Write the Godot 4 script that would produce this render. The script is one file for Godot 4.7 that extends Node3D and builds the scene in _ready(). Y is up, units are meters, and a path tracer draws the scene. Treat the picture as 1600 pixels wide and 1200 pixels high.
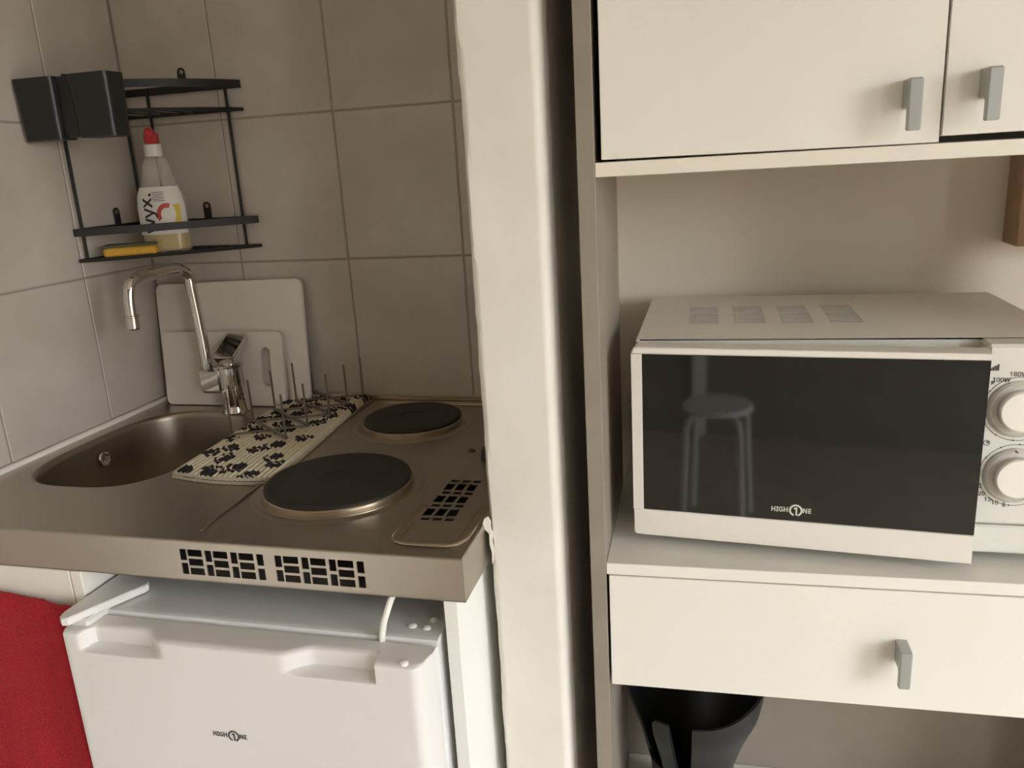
extends Node3D

# ---------------------------------------------------------------- mesh builder
class MB:
	var v := PackedVector3Array()
	var t := PackedVector2Array()
	var xf := Transform3D.IDENTITY
	func tri(a: Vector3, b: Vector3, c: Vector3, ua := Vector2.ZERO, ub := Vector2.ZERO, uc := Vector2.ZERO) -> void:
		v.append(xf * a); v.append(xf * b); v.append(xf * c)
		t.append(ua); t.append(ub); t.append(uc)
	func quad(a: Vector3, b: Vector3, c: Vector3, d: Vector3) -> void:
		tri(a, b, c); tri(a, c, d)
	func quad_uv(a: Vector3, b: Vector3, c: Vector3, d: Vector3, ua: Vector2, ub: Vector2, uc: Vector2, ud: Vector2) -> void:
		tri(a, b, c, ua, ub, uc); tri(a, c, d, ua, uc, ud)
	# triangle wound so that its front looks along n
	func face(pts: Array, n: Vector3) -> void:
		var g: Vector3 = (pts[2] - pts[0]).cross(pts[1] - pts[0])
		var q := pts.duplicate()
		if g.dot(n) < 0.0:
			q.reverse()
		for i in range(1, q.size() - 1):
			tri(q[0], q[i], q[i + 1])
	# chamfered box from lo to hi
	func box(lo: Vector3, hi: Vector3, r := 0.0) -> void:
		var c := (lo + hi) * 0.5
		var h := (hi - lo) * 0.5
		r = min(r, min(h.x, min(h.y, h.z)) * 0.9)
		var ax := [Vector3(1, 0, 0), Vector3(0, 1, 0), Vector3(0, 0, 1)]
		for i in 3:
			var j := (i + 1) % 3
			var k := (i + 2) % 3
			for s in [-1.0, 1.0]:
				var o: Vector3 = c + ax[i] * (h[i] * s)
				var p: Vector3 = ax[j] * (h[j] - r)
				var q: Vector3 = ax[k] * (h[k] - r)
				face([o + p + q, o + p - q, o - p - q, o - p + q], ax[i] * s)
		if r <= 0.0:
			return
		for i in 3:
			var j := (i + 1) % 3
			var k := (i + 2) % 3
			for s in [-1.0, 1.0]:
				for u in [-1.0, 1.0]:
					var l: Vector3 = ax[i] * (h[i] - r)
					var a: Vector3 = c + ax[j] * (h[j] * s) + ax[k] * ((h[k] - r) * u)
					var b: Vector3 = c + ax[j] * ((h[j] - r) * s) + ax[k] * (h[k] * u)
					face([a - l, a + l, b + l, b - l], ax[j] * s + ax[k] * u)
		for sx in [-1.0, 1.0]:
			for sy in [-1.0, 1.0]:
				for sz in [-1.0, 1.0]:
					face([c + Vector3(h.x * sx, (h.y - r) * sy, (h.z - r) * sz), c + Vector3((h.x - r) * sx, h.y * sy, (h.z - r) * sz), c + Vector3((h.x - r) * sx, (h.y - r) * sy, h.z * sz)], Vector3(sx, sy, sz))
	# profile of (radius, height) turned about y at c
	func lathe(c: Vector3, prof: Array, seg := 32, sx := 1.0, sz := 1.0) -> void:
		for i in prof.size() - 1:
			var p: Vector2 = prof[i]
			var q: Vector2 = prof[i + 1]
			for k in seg:
				var a0 := TAU * k / seg
				var a1 := TAU * (k + 1) / seg
				var d0 := Vector3(cos(a0) * sx, 0, sin(a0) * sz)
				var d1 := Vector3(cos(a1) * sx, 0, sin(a1) * sz)
				var A := c + d0 * p.x + Vector3.UP * p.y
				var B := c + d1 * p.x + Vector3.UP * p.y
				var C := c + d1 * q.x + Vector3.UP * q.y
				var D := c + d0 * q.x + Vector3.UP * q.y
				if p.x > 1e-6: tri(A, B, C)
				if q.x > 1e-6: tri(A, C, D)
	func tube(pts: Array, r: float, seg := 10, sq := 1.0) -> void:
		var n := pts.size()
		var rings := []
		var up := Vector3.UP
		for i in n:
			var d: Vector3 = (pts[min(i + 1, n - 1)] - pts[max(i - 1, 0)]).normalized()
			if i == 0:
				up = Vector3.UP if abs(d.y) < 0.9 else Vector3.RIGHT
			var s := d.cross(up).normalized()
			up = s.cross(d).normalized()
			var ring := []
			for k in seg:
				var a := TAU * k / seg
				ring.append(pts[i] + s * cos(a) * r + up * sin(a) * r * sq)
			rings.append(ring)
		for i in n - 1:
			for k in seg:
				var k2 := (k + 1) % seg
				quad(rings[i][k], rings[i][k2], rings[i + 1][k2], rings[i + 1][k])
		for k in range(1, seg - 1):
			tri(rings[0][0], rings[0][k + 1], rings[0][k])
			tri(rings[n - 1][0], rings[n - 1][k], rings[n - 1][k + 1])
	# polygon in the xy plane pushed from z0 to z1, edges bevelled by b
	func prism(poly: PackedVector2Array, z0: float, z1: float, b := 0.0) -> void:
		var pts := poly
		var area := 0.0
		var n := pts.size()
		for i in n:
			area += pts[i].cross(pts[(i + 1) % n])
		if area < 0.0:
			pts = poly.duplicate(); pts.reverse()
		var inn := PackedVector2Array()
		for i in n:
			var e0 := (pts[i] - pts[(i + n - 1) % n]).normalized()
			var e1 := (pts[(i + 1) % n] - pts[i]).normalized()
			var nn := Vector2(-e0.y - e1.y, e0.x + e1.x)
			var l := nn.length()
			if l > 1e-6: nn = nn / l
			inn.append(pts[i] + nn * b)
		var idx := Geometry2D.triangulate_polygon(inn)
		for i in range(0, idx.size(), 3):
			var a := inn[idx[i]]; var c := inn[idx[i + 1]]; var d := inn[idx[i + 2]]
			face([Vector3(a.x, a.y, z1), Vector3(c.x, c.y, z1), Vector3(d.x, d.y, z1)], Vector3(0, 0, 1))
			face([Vector3(a.x, a.y, z0), Vector3(c.x, c.y, z0), Vector3(d.x, d.y, z0)], Vector3(0, 0, -1))
		for i in n:
			var j := (i + 1) % n
			var nr := Vector3(pts[j].y - pts[i].y, pts[i].x - pts[j].x, 0)
			var P := func(q: Vector2, z: float) -> Vector3: return Vector3(q.x, q.y, z)
			face([P.call(pts[i], z0 + b), P.call(pts[j], z0 + b), P.call(pts[j], z1 - b), P.call(pts[i], z1 - b)], nr)
			if b > 0.0:
				face([P.call(pts[i], z1 - b), P.call(pts[j], z1 - b), P.call(inn[j], z1), P.call(inn[i], z1)], nr.normalized() + Vector3(0, 0, 1))
				face([P.call(pts[i], z0 + b), P.call(pts[j], z0 + b), P.call(inn[j], z0), P.call(inn[i], z0)], nr.normalized() - Vector3(0, 0, 1))
	# flat sheet (thickness from a to b along w) in the u-v plane with rectangular slots left out
	func slotted(o: Vector3, u: Vector3, w: Vector3, n: Vector3, us: Array, ws: Array, slots: Array, th: float) -> void:
		us.sort(); ws.sort()
		var uu := [us[0]]
		for x in us:
			if x - uu[-1] > 1e-5: uu.append(x)
		var ww := [ws[0]]
		for x in ws:
			if x - ww[-1] > 1e-5: ww.append(x)
		for i in uu.size() - 1:
			for j in ww.size() - 1:
				var cu: float = (uu[i] + uu[i + 1]) * 0.5
				var cw: float = (ww[j] + ww[j + 1]) * 0.5
				var hole := false
				for s in slots:
					if cu > s[0] and cu < s[1] and cw > s[2] and cw < s[3]:
						hole = true
						break
				if hole: continue
				var p := [o + u * uu[i] + w * ww[j], o + u * uu[i + 1] + w * ww[j], o + u * uu[i + 1] + w * ww[j + 1], o + u * uu[i] + w * ww[j + 1]]
				face(p, n)
		for s in slots:
			var c := [o + u * s[0] + w * s[2], o + u * s[1] + w * s[2], o + u * s[1] + w * s[3], o + u * s[0] + w * s[3]]
			var m: Vector3 = (c[0] + c[2]) * 0.5
			for i in 4:
				var a: Vector3 = c[i]
				var b: Vector3 = c[(i + 1) % 4]
				face([a, b, b - n * th, a - n * th], m - (a + b) * 0.5)
	func commit(angle := 40.0) -> ArrayMesh:
		var n := v.size() / 3
		var fn := PackedVector3Array()
		fn.resize(n)
		var at := {}
		for i in n:
			fn[i] = (v[i * 3 + 2] - v[i * 3]).cross(v[i * 3 + 1] - v[i * 3])
			for k in 3:
				var key := Vector3i((v[i * 3 + k] * 40000.0).round())
				if at.has(key): at[key].append(i)
				else: at[key] = [i]
		var nor := PackedVector3Array()
		nor.resize(v.size())
		var lim := cos(deg_to_rad(angle))
		for i in n:
			var f := fn[i].normalized()
			for k in 3:
				var key := Vector3i((v[i * 3 + k] * 40000.0).round())
				var s := Vector3.ZERO
				for j in at[key]:
					if fn[j].normalized().dot(f) > lim:
						s += fn[j]
				nor[i * 3 + k] = s.normalized() if s.length() > 1e-14 else Vector3.UP
		var arr := []
		arr.resize(Mesh.ARRAY_MAX)
		arr[Mesh.ARRAY_VERTEX] = v
		arr[Mesh.ARRAY_NORMAL] = nor
		arr[Mesh.ARRAY_TEX_UV] = t
		var m := ArrayMesh.new()
		m.add_surface_from_arrays(Mesh.PRIMITIVE_TRIANGLES, arr)
		return m

# ---------------------------------------------------------------- scene helpers
var taken := {}
var M := {}

func numbered(called: String) -> String:
	if not taken.has(called):
		taken[called] = 0
		return called
	taken[called] += 1
	return "%s_%03d" % [called, taken[called]]

func tag(o: Node, label: String, category: String, group := "") -> Node:
	o.set_meta("label", label)
	o.set_meta("category", category)
	if group != "": o.set_meta("group", group)
	return o

func thing(called: String, label: String, category: String, at := Vector3.ZERO, turn := 0.0, group := "") -> Node3D:
	var o := Node3D.new()
	o.name = numbered(called)
	add_child(o)
	o.position = at
	o.rotation.y = turn
	tag(o, label, category, group)
	return o

func part(called: String, mb: MB, mat: Material, parent: Node, angle := 40.0) -> MeshInstance3D:
	var o := MeshInstance3D.new()
	o.mesh = mb.commit(angle)
	o.material_override = mat
	if parent == self: o.name = numbered(called)
	else: o.name = called
	parent.add_child(o, true)
	return o

func struct(called: String, mb: MB, mat: Material, parent: Node = self) -> MeshInstance3D:
	var o := part(called, mb, mat, parent)
	if parent == self: o.set_meta("kind", "structure")
	return o

func lettering(s: String, size: float, mat: Material, parent: Node, xf: Transform3D, called := "lettering", bold := true) -> MeshInstance3D:
	var f := SystemFont.new()
	f.font_names = PackedStringArray(["Droid Sans"])
	var fv := FontVariation.new()
	fv.base_font = f
	if bold: fv.variation_embolden = 0.9
	var m := TextMesh.new()
	m.text = s
	m.font = fv
	m.font_size = 64
	m.pixel_size = size / 64.0
	m.depth = 0.0004
	var o := MeshInstance3D.new()
	o.mesh = m
	o.material_override = mat
	o.name = called
	parent.add_child(o, true)
	o.transform = xf
	return o

func noise_image(w: int, freq: float, oct: int, sd: int) -> Image:
	var n := FastNoiseLite.new()
	n.seed = sd
	n.noise_type = FastNoiseLite.TYPE_SIMPLEX_SMOOTH
	n.frequency = freq
	n.fractal_octaves = oct
	return n.get_seamless_image(w, w)

# sRGB colours a..b mixed by noise
func mottled(a: Color, b: Color, freq: float, oct: int, sd: int, w := 256) -> ImageTexture:
	var g := noise_image(w, freq, oct, sd)
	var im := Image.create(w, w, false, Image.FORMAT_RGB8)
	for y in w:
		for x in w:
			im.set_pixel(x, y, a.lerp(b, g.get_pixel(x, y).r))
	return ImageTexture.create_from_image(im)

func bump_tex(freq: float, oct: int, sd: int, strength: float, w := 256) -> ImageTexture:
	var g := noise_image(w, freq, oct, sd)
	g.convert(Image.FORMAT_RGBA8)
	g.bump_map_to_normal_map(strength)
	return ImageTexture.create_from_image(g)

func mat(c: Color, rough := 0.5, metal := 0.0) -> StandardMaterial3D:
	var m := StandardMaterial3D.new()
	m.albedo_color = c
	m.roughness = rough
	m.metallic = metal
	return m

func textured(tex: Texture2D, rough: float, scale: float, metal := 0.0) -> StandardMaterial3D:
	var m := mat(Color.WHITE, rough, metal)
	m.albedo_texture = tex
	m.uv1_triplanar = true
	m.uv1_world_triplanar = true
	m.uv1_scale = Vector3.ONE * scale
	return m

func rrect(x0: float, y0: float, x1: float, y1: float, r: float, seg := 6) -> PackedVector2Array:
	var p := PackedVector2Array()
	var cs := [Vector2(x1 - r, y1 - r), Vector2(x0 + r, y1 - r), Vector2(x0 + r, y0 + r), Vector2(x1 - r, y0 + r)]
	for i in 4:
		for k in seg + 1:
			var a := PI * 0.5 * (i + float(k) / seg)
			p.append(cs[i] + Vector2(cos(a), sin(a)) * r)
	return p

func materials() -> void:
	M.wall = textured(mottled(Color("e0dbd2"), Color("e8e3da"), 0.02, 3, 3), 0.75, 1.0)
	M.plaster = textured(mottled(Color("e0dacf"), Color("eae5dc"), 0.02, 4, 4), 0.6, 1.3)
	M.plaster.normal_enabled = true
	M.plaster.normal_texture = bump_tex(0.03, 3, 14, 3.0)
	M.plaster.normal_scale = 0.08
	M.niche_wall = textured(mottled(Color("e3d8c6"), Color("e9dfce"), 0.015, 3, 5), 0.8, 0.8)
	M.far_wall = textured(mottled(Color("91877e"), Color("9b9188"), 0.02, 3, 8), 0.8, 1.0)
	M.ceiling = mat(Color("e6e2da"), 0.9)
	M.floor = textured(mottled(Color("b3a592"), Color("c4b7a4"), 0.02, 4, 6), 0.5, 1.0)
	M.grout = mat(Color("989084"), 0.9)
	M.tiles = []
	for i in 4:
		var m := textured(mottled([Color("b0a79b"), Color("b3aa9e"), Color("ada498"), Color("b5aca0")][i], [Color("c3bbb0"), Color("c5bdb2"), Color("c0b8ac"), Color("c7bfb4")][i], 0.012, 4, 20 + i), 0.42, 1.6)
		M.tiles.append(m)
	M.sealant = mat(Color("e4ded2"), 0.45)
	M.steel = mat(Color("b6aea3"), 0.32, 1.0)
	M.bowl = mat(Color("a39a8c"), 0.34, 1.0)
	M.rim = mat(Color("b8ab98"), 0.3, 1.0)
	M.chrome = mat(Color("d5d2cd"), 0.07, 1.0)
	M.wire = mat(Color("8d857a"), 0.4, 1.0)
	M.iron = textured(mottled(Color("1b1815"), Color("272220"), 0.03, 4, 41), 0.5, 3.0)
	M.black_metal = mat(Color("1c1a1a"), 0.5)
	M.black_plastic = mat(Color("1d1e1f"), 0.38)
	M.dark_plastic = mat(Color("2b2a29"), 0.42)
	M.sheet_metal = mat(Color("8f8a82"), 0.55, 0.6)
	M.white_plastic = mat(Color("e2dfdb"), 0.3)
	M.fridge_side = mat(Color("dcdbd8"), 0.35)
	M.microwave = mat(Color("e8e2d8"), 0.32)
	M.panel_face = mat(Color("dcdad0"), 0.35)
	M.knob_face = mat(Color("ece6da"), 0.3)
	M.knob_ring = mat(Color("c9c4ba"), 0.3)
	M.print_dark = mat(Color("4a4744"), 0.6)
	M.print_light = mat(Color("c9c4b8"), 0.4)
	M.glass_dark = mat(Color("0d0c0b"), 0.04)
	M.glass_dark.metallic_specular = 0.65
	M.laminate = textured(mottled(Color("e7e2d7"), Color("ebe7dd"), 0.01, 3, 51), 0.45, 1.0)
	M.laminate_edge = mat(Color("e6dfd0"), 0.5)
	M.greige = textured(mottled(Color("8a8074"), Color("958b7e"), 0.02, 4, 52), 0.5, 1.5)
	M.handle = mat(Color("a9aaa6"), 0.42, 0.4)
	M.board = mat(Color("d9d1c6"), 0.5)
	M.white_board = mat(Color("e9e4da"), 0.45)
	M.white_side = mat(Color("ecebe4"), 0.45)
	M.cord = mat(Color("ebe7dd"), 0.5)
	M.brown = textured(mottled(Color("a07f66"), Color("b08f74"), 0.02, 4, 53), 0.6, 3.0)
	M.towel = textured(mottled(Color("a01824"), Color("b8222e"), 0.09, 3, 54), 0.95, 9.0)
	M.towel.normal_enabled = true
	M.towel.normal_texture = bump_tex(0.15, 3, 55, 6.0)
	M.towel.normal_scale = 0.8
	M.clear = mat(Color(0.93, 0.91, 0.86, 0.22), 0.06)
	M.clear.transparency = BaseMaterial3D.TRANSPARENCY_ALPHA
	M.liquid = mat(Color("b59a3a"), 0.15)
	M.label_white = mat(Color("e2ded6"), 0.45)
	M.red = mat(Color("c23a38"), 0.4)
	M.label_red = mat(Color("c0504c"), 0.5)
	M.yellow = mat(Color("d3b93c"), 0.5)
	M.sponge = textured(mottled(Color("c08f34"), Color("dcae4a"), 0.12, 3, 56), 0.95, 10.0)
	M.scour = mat(Color("5b5a3e"), 0.95)
	M.print_black = mat(Color("1d1b1b"), 0.6)
	M.window_white = mat(Color("ece9e2"), 0.4)
	M.mat_print = mat(Color.WHITE, 0.9)
	M.mat_print.albedo_texture = leopard()

# cream cloth with clusters of dark petal-like blots
func leopard() -> ImageTexture:
	var W := 360
	var H := 840
	var im := Image.create(W, H, false, Image.FORMAT_RGB8)
	var g := noise_image(256, 0.03, 3, 61)
	for y in H:
		for x in W:
			im.set_pixel(x, y, Color("d6cbae").lerp(Color("e2d8be"), g.get_pixel(x % 256, y % 256).r))
	var rng := RandomNumberGenerator.new()
	rng.seed = 7
	var centres := []
	var tries := 0
	while centres.size() < 34 and tries < 4000:
		tries += 1
		var c := Vector2(rng.randf_range(10, W - 10), rng.randf_range(10, H - 10))
		var ok := true
		for d in centres:
			if c.distance_to(d) < 72.0: ok = false
		if ok: centres.append(c)
	for c in centres:
		var a0 := rng.randf() * TAU
		var big := rng.randf_range(22, 36)
		blot(im, c, big, big * 0.78, a0)
		var n := rng.randi_range(3, 5)
		for k in n:
			var a := a0 + 0.9 + k * 0.62 + rng.randf_range(-0.12, 0.12)
			var r := rng.randf_range(9, 15)
			blot(im, c + Vector2(cos(a), sin(a)) * (big + r * 0.75), r, r * 0.72, a + PI / 2)
	return ImageTexture.create_from_image(im)

func blot(im: Image, c: Vector2, a: float, b: float, turn: float) -> void:
	var r := int(max(a, b)) + 2
	for y in range(int(c.y) - r, int(c.y) + r + 1):
		for x in range(int(c.x) - r, int(c.x) + r + 1):
			if x < 0 or y < 0 or x >= im.get_width() or y >= im.get_height(): continue
			var d := (Vector2(x, y) - c).rotated(-turn)
			if (d.x / a) * (d.x / a) + (d.y / b) * (d.y / b) < 1.0:
				im.set_pixel(x, y, Color("2b2528"))

# ---------------------------------------------------------------- the scene
const XL := -0.7746      # left wall
const ZB := -0.58        # tiled back wall
const ZN := -0.50        # wall behind the shelf unit
const XR := 1.95
const ZR := 2.75
const TOP := 0.90        # worktop
const CAB := Vector3(0.124, 0, -0.08)
const CAB_TURN := 0.031

func _ready() -> void:
	var cam := Camera3D.new()
	cam.name = "camera"
	add_child(cam)
	cam.position = Vector3(0.2628, 1.3021, 0.7396)
	cam.rotation_order = EULER_ORDER_YXZ
	cam.rotation = Vector3(-0.2650, 0.2602, -0.0584)
	cam.keep_aspect = Camera3D.KEEP_HEIGHT
	cam.fov = rad_to_deg(2.0 * atan(600.0 / 1264.75))
	cam.near = 0.02
	cam.current = true

	var env := Environment.new()
	env.background_mode = Environment.BG_SKY
	var sky := Sky.new()
	var sm := ProceduralSkyMaterial.new()
	sm.sky_top_color = Color(0.80, 0.84, 0.88)
	sm.sky_horizon_color = Color(0.97, 0.96, 0.95)
	sm.ground_horizon_color = Color(0.62, 0.59, 0.54)
	sm.ground_bottom_color = Color(0.42, 0.39, 0.35)
	sm.energy_multiplier = 6.0
	sky.sky_material = sm
	env.sky = sky
	env.tonemap_mode = Environment.TONE_MAPPER_LINEAR
	env.tonemap_exposure = 3.25
	env.sdfgi_enabled = true
	env.ssao_enabled = true
	env.ssil_enabled = true
	var we := WorldEnvironment.new()
	we.name = "environment"
	we.environment = env
	add_child(we)

	materials()
	room()
	kitchenette()
	under_counter()
	fridge()
	towel()
	wall_things()
	worktop_things()
	shelf_unit()
	microwave()
	bin()
	stool()

# ---------------------------------------------------------------- room
func tile_wall(parent: Node, along: String, lines: Array, rows: Array, plane: float) -> void:
	var cache := {}
	var k := 0
	for i in lines.size() - 1:
		for j in rows.size() - 1:
			var w: float = lines[i + 1] - lines[i] - 0.003
			var h: float = rows[j + 1] - rows[j] - 0.003
			var key := Vector2i(roundi(w * 10000), roundi(h * 10000))
			if not cache.has(key):
				var mb := MB.new()
				if along == "x": mb.box(Vector3(-w / 2, -h / 2, -0.004), Vector3(w / 2, h / 2, 0.0), 0.0012)
				else: mb.box(Vector3(-0.004, -h / 2, -w / 2), Vector3(0.0, h / 2, w / 2), 0.0012)
				cache[key] = mb.commit()
			var o := MeshInstance3D.new()
			o.name = "tile"
			o.mesh = cache[key]
			o.material_override = M.tiles[(k * 7 + i * 3 + j * 5) % 4]
			k += 1
			parent.add_child(o, true)
			var c: float = (lines[i] + lines[i + 1]) / 2
			var y: float = (rows[j] + rows[j + 1]) / 2
			o.position = Vector3(c, y, plane) if along == "x" else Vector3(plane, y, c)

func room() -> void:
	var mb := MB.new()
	mb.box(Vector3(XL - 0.15, -0.1, ZB - 0.15), Vector3(XR + 0.15, 0.0, ZR + 0.15))
	struct("floor", mb, M.floor)
	mb = MB.new()
	mb.box(Vector3(XL - 0.15, 2.45, ZB - 0.15), Vector3(XR + 0.15, 2.6, ZR + 0.15))
	struct("ceiling", mb, M.ceiling)
	# tiled alcove: walls stand 4 mm behind the faces of their tiles
	mb = MB.new()
	mb.box(Vector3(XL - 0.15, 0, ZB - 0.15), Vector3(0.03, 2.45, ZB - 0.0012))
	var wb := struct("wall_back", mb, M.grout)
	mb = MB.new()
	mb.box(Vector3(XL - 0.15, 0, ZB - 0.15), Vector3(XL - 0.0012, 2.45, 0.42))
	var wl := struct("wall_left", mb, M.grout)
	var rows := [0.66, 0.907, 1.157, 1.405, 1.655, 1.905, 2.155, 2.405]
	tile_wall(wb, "x", [XL + 0.001, -0.586, -0.373, -0.160, 0.03], rows, ZB)
	tile_wall(wl, "z", [ZB + 0.001, -0.405, -0.19, 0.02, 0.23, 0.42], rows, XL)
	mb = MB.new()
	mb.box(Vector3(XL - 0.15, 0, 0.42), Vector3(XL, 2.45, ZR + 0.15))
	struct("wall_side", mb, M.wall)
	mb = MB.new()
	mb.box(Vector3(XL - 0.15, 0, ZR), Vector3(XR + 0.15, 2.45, ZR + 0.15))
	struct("wall_front", mb, M.far_wall)
	mb = MB.new()
	mb.box(Vector3(-0.31, 0, ZR - 0.03), Vector3(-0.25, 2.1, ZR), 0.003)
	struct("trim_3", mb, M.window_white)
	mb = MB.new()
	mb.box(Vector3(0.03, 0, ZN - 0.23), Vector3(XR + 0.15, 2.45, ZN))
	struct("wall_niche", mb, M.niche_wall)
	# boxed-in corner beside the partition
	mb = MB.new()
	mb.box(Vector3(0.088, 0, ZN - 0.01), Vector3(0.268, 2.45, ZN + 0.022))
	struct("trim_1", mb, M.niche_wall)
	# right wall with two window openings
	var wy0 := 0.05
	var wy1 := 1.95
	var ops := [[0.48, 1.28], [1.78, 2.45]]
	mb = MB.new()
	mb.box(Vector3(XR, 0, ZN), Vector3(XR + 0.15, wy0, ZR))
	mb.box(Vector3(XR, wy1, ZN), Vector3(XR + 0.15, 2.45, ZR))
	mb.box(Vector3(XR, wy0, ZN), Vector3(XR + 0.15, wy1, ops[0][0]))
	mb.box(Vector3(XR, wy0, ops[0][1]), Vector3(XR + 0.15, wy1, ops[1][0]))
	mb.box(Vector3(XR, wy0, ops[1][1]), Vector3(XR + 0.15, wy1, ZR))
	struct("wall_right", mb, M.wall)
	for i in 2:
		var a: float = ops[i][0]
		var b: float = ops[i][1]
		var fx0 := XR + 0.07
		var fx1 := XR + 0.12
		mb = MB.new()
		mb.box(Vector3(fx0, wy0, a), Vector3(fx1, wy0 + 0.05, b), 0.004)
		mb.box(Vector3(fx0, wy1 - 0.05, a), Vector3(fx1, wy1, b), 0.004)
		mb.box(Vector3(fx0, wy0 + 0.05, a), Vector3(fx1, wy1 - 0.05, a + 0.045), 0.004)
		mb.box(Vector3(fx0, wy0 + 0.05, b - 0.045), Vector3(fx1, wy1 - 0.05, b), 0.004)
		struct("window_%d" % (i + 1), mb, M.window_white)
	# partition between alcove and shelf unit, with a rough hand-filled edge
	var rng := RandomNumberGenerator.new()
	rng.seed = 5
	var nn := FastNoiseLite.new()
	nn.seed = 9
	nn.frequency = 6.0
	mb = MB.new()
	var prev := []
	var n := 160
	for i in n + 1:
		var y := 2.45 * i / n
		var j := 0.0016 * nn.get_noise_1d(y) + rng.randf_range(-0.0005, 0.0005)
		var jj := 0.0012 * nn.get_noise_1d(y + 7.0)
		var x0 := 0.0050 + j - (0.0015 if y > 1.38 else 0.0)
		var ring := [Vector3(0.002, y, ZB), Vector3(x0, y, -0.094), Vector3(x0 + 0.004, y, -0.0895 + jj), Vector3(0.014 + jj * 2.0, y, -0.0885), Vector3(0.079, y, -0.088),
			Vector3(0.0835, y, -0.0890), Vector3(0.0875, y, -0.0925), Vector3(0.0905, y, -0.0985), Vector3(0.0915, y, -0.106), Vector3(0.0915, y, ZB)]
		if i > 0:
			for k in ring.size() - 1:
				mb.face([prev[k], prev[k + 1], ring[k + 1], ring[k]], Vector3(-1, 0, 0) if k == 0 else (Vector3(1, 0, 0) if k == 8 else Vector3((k - 4) * 0.3, 0, 1)))
		prev = ring
	struct("wall_partition", mb, M.plaster)
	# bead of sealant along the left wall and the back wall
	mb = MB.new()
	var pts := []
	for i in 41:
		var z := lerpf(ZB + 0.003, 0.0, i / 40.0)
		pts.append(Vector3(XL + 0.002 + 0.0008 * nn.get_noise_1d(z * 5.0), TOP + 0.002, z))
	mb.tube(pts, 0.0055, 8)
	struct("trim_2", mb, M.sealant)

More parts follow.
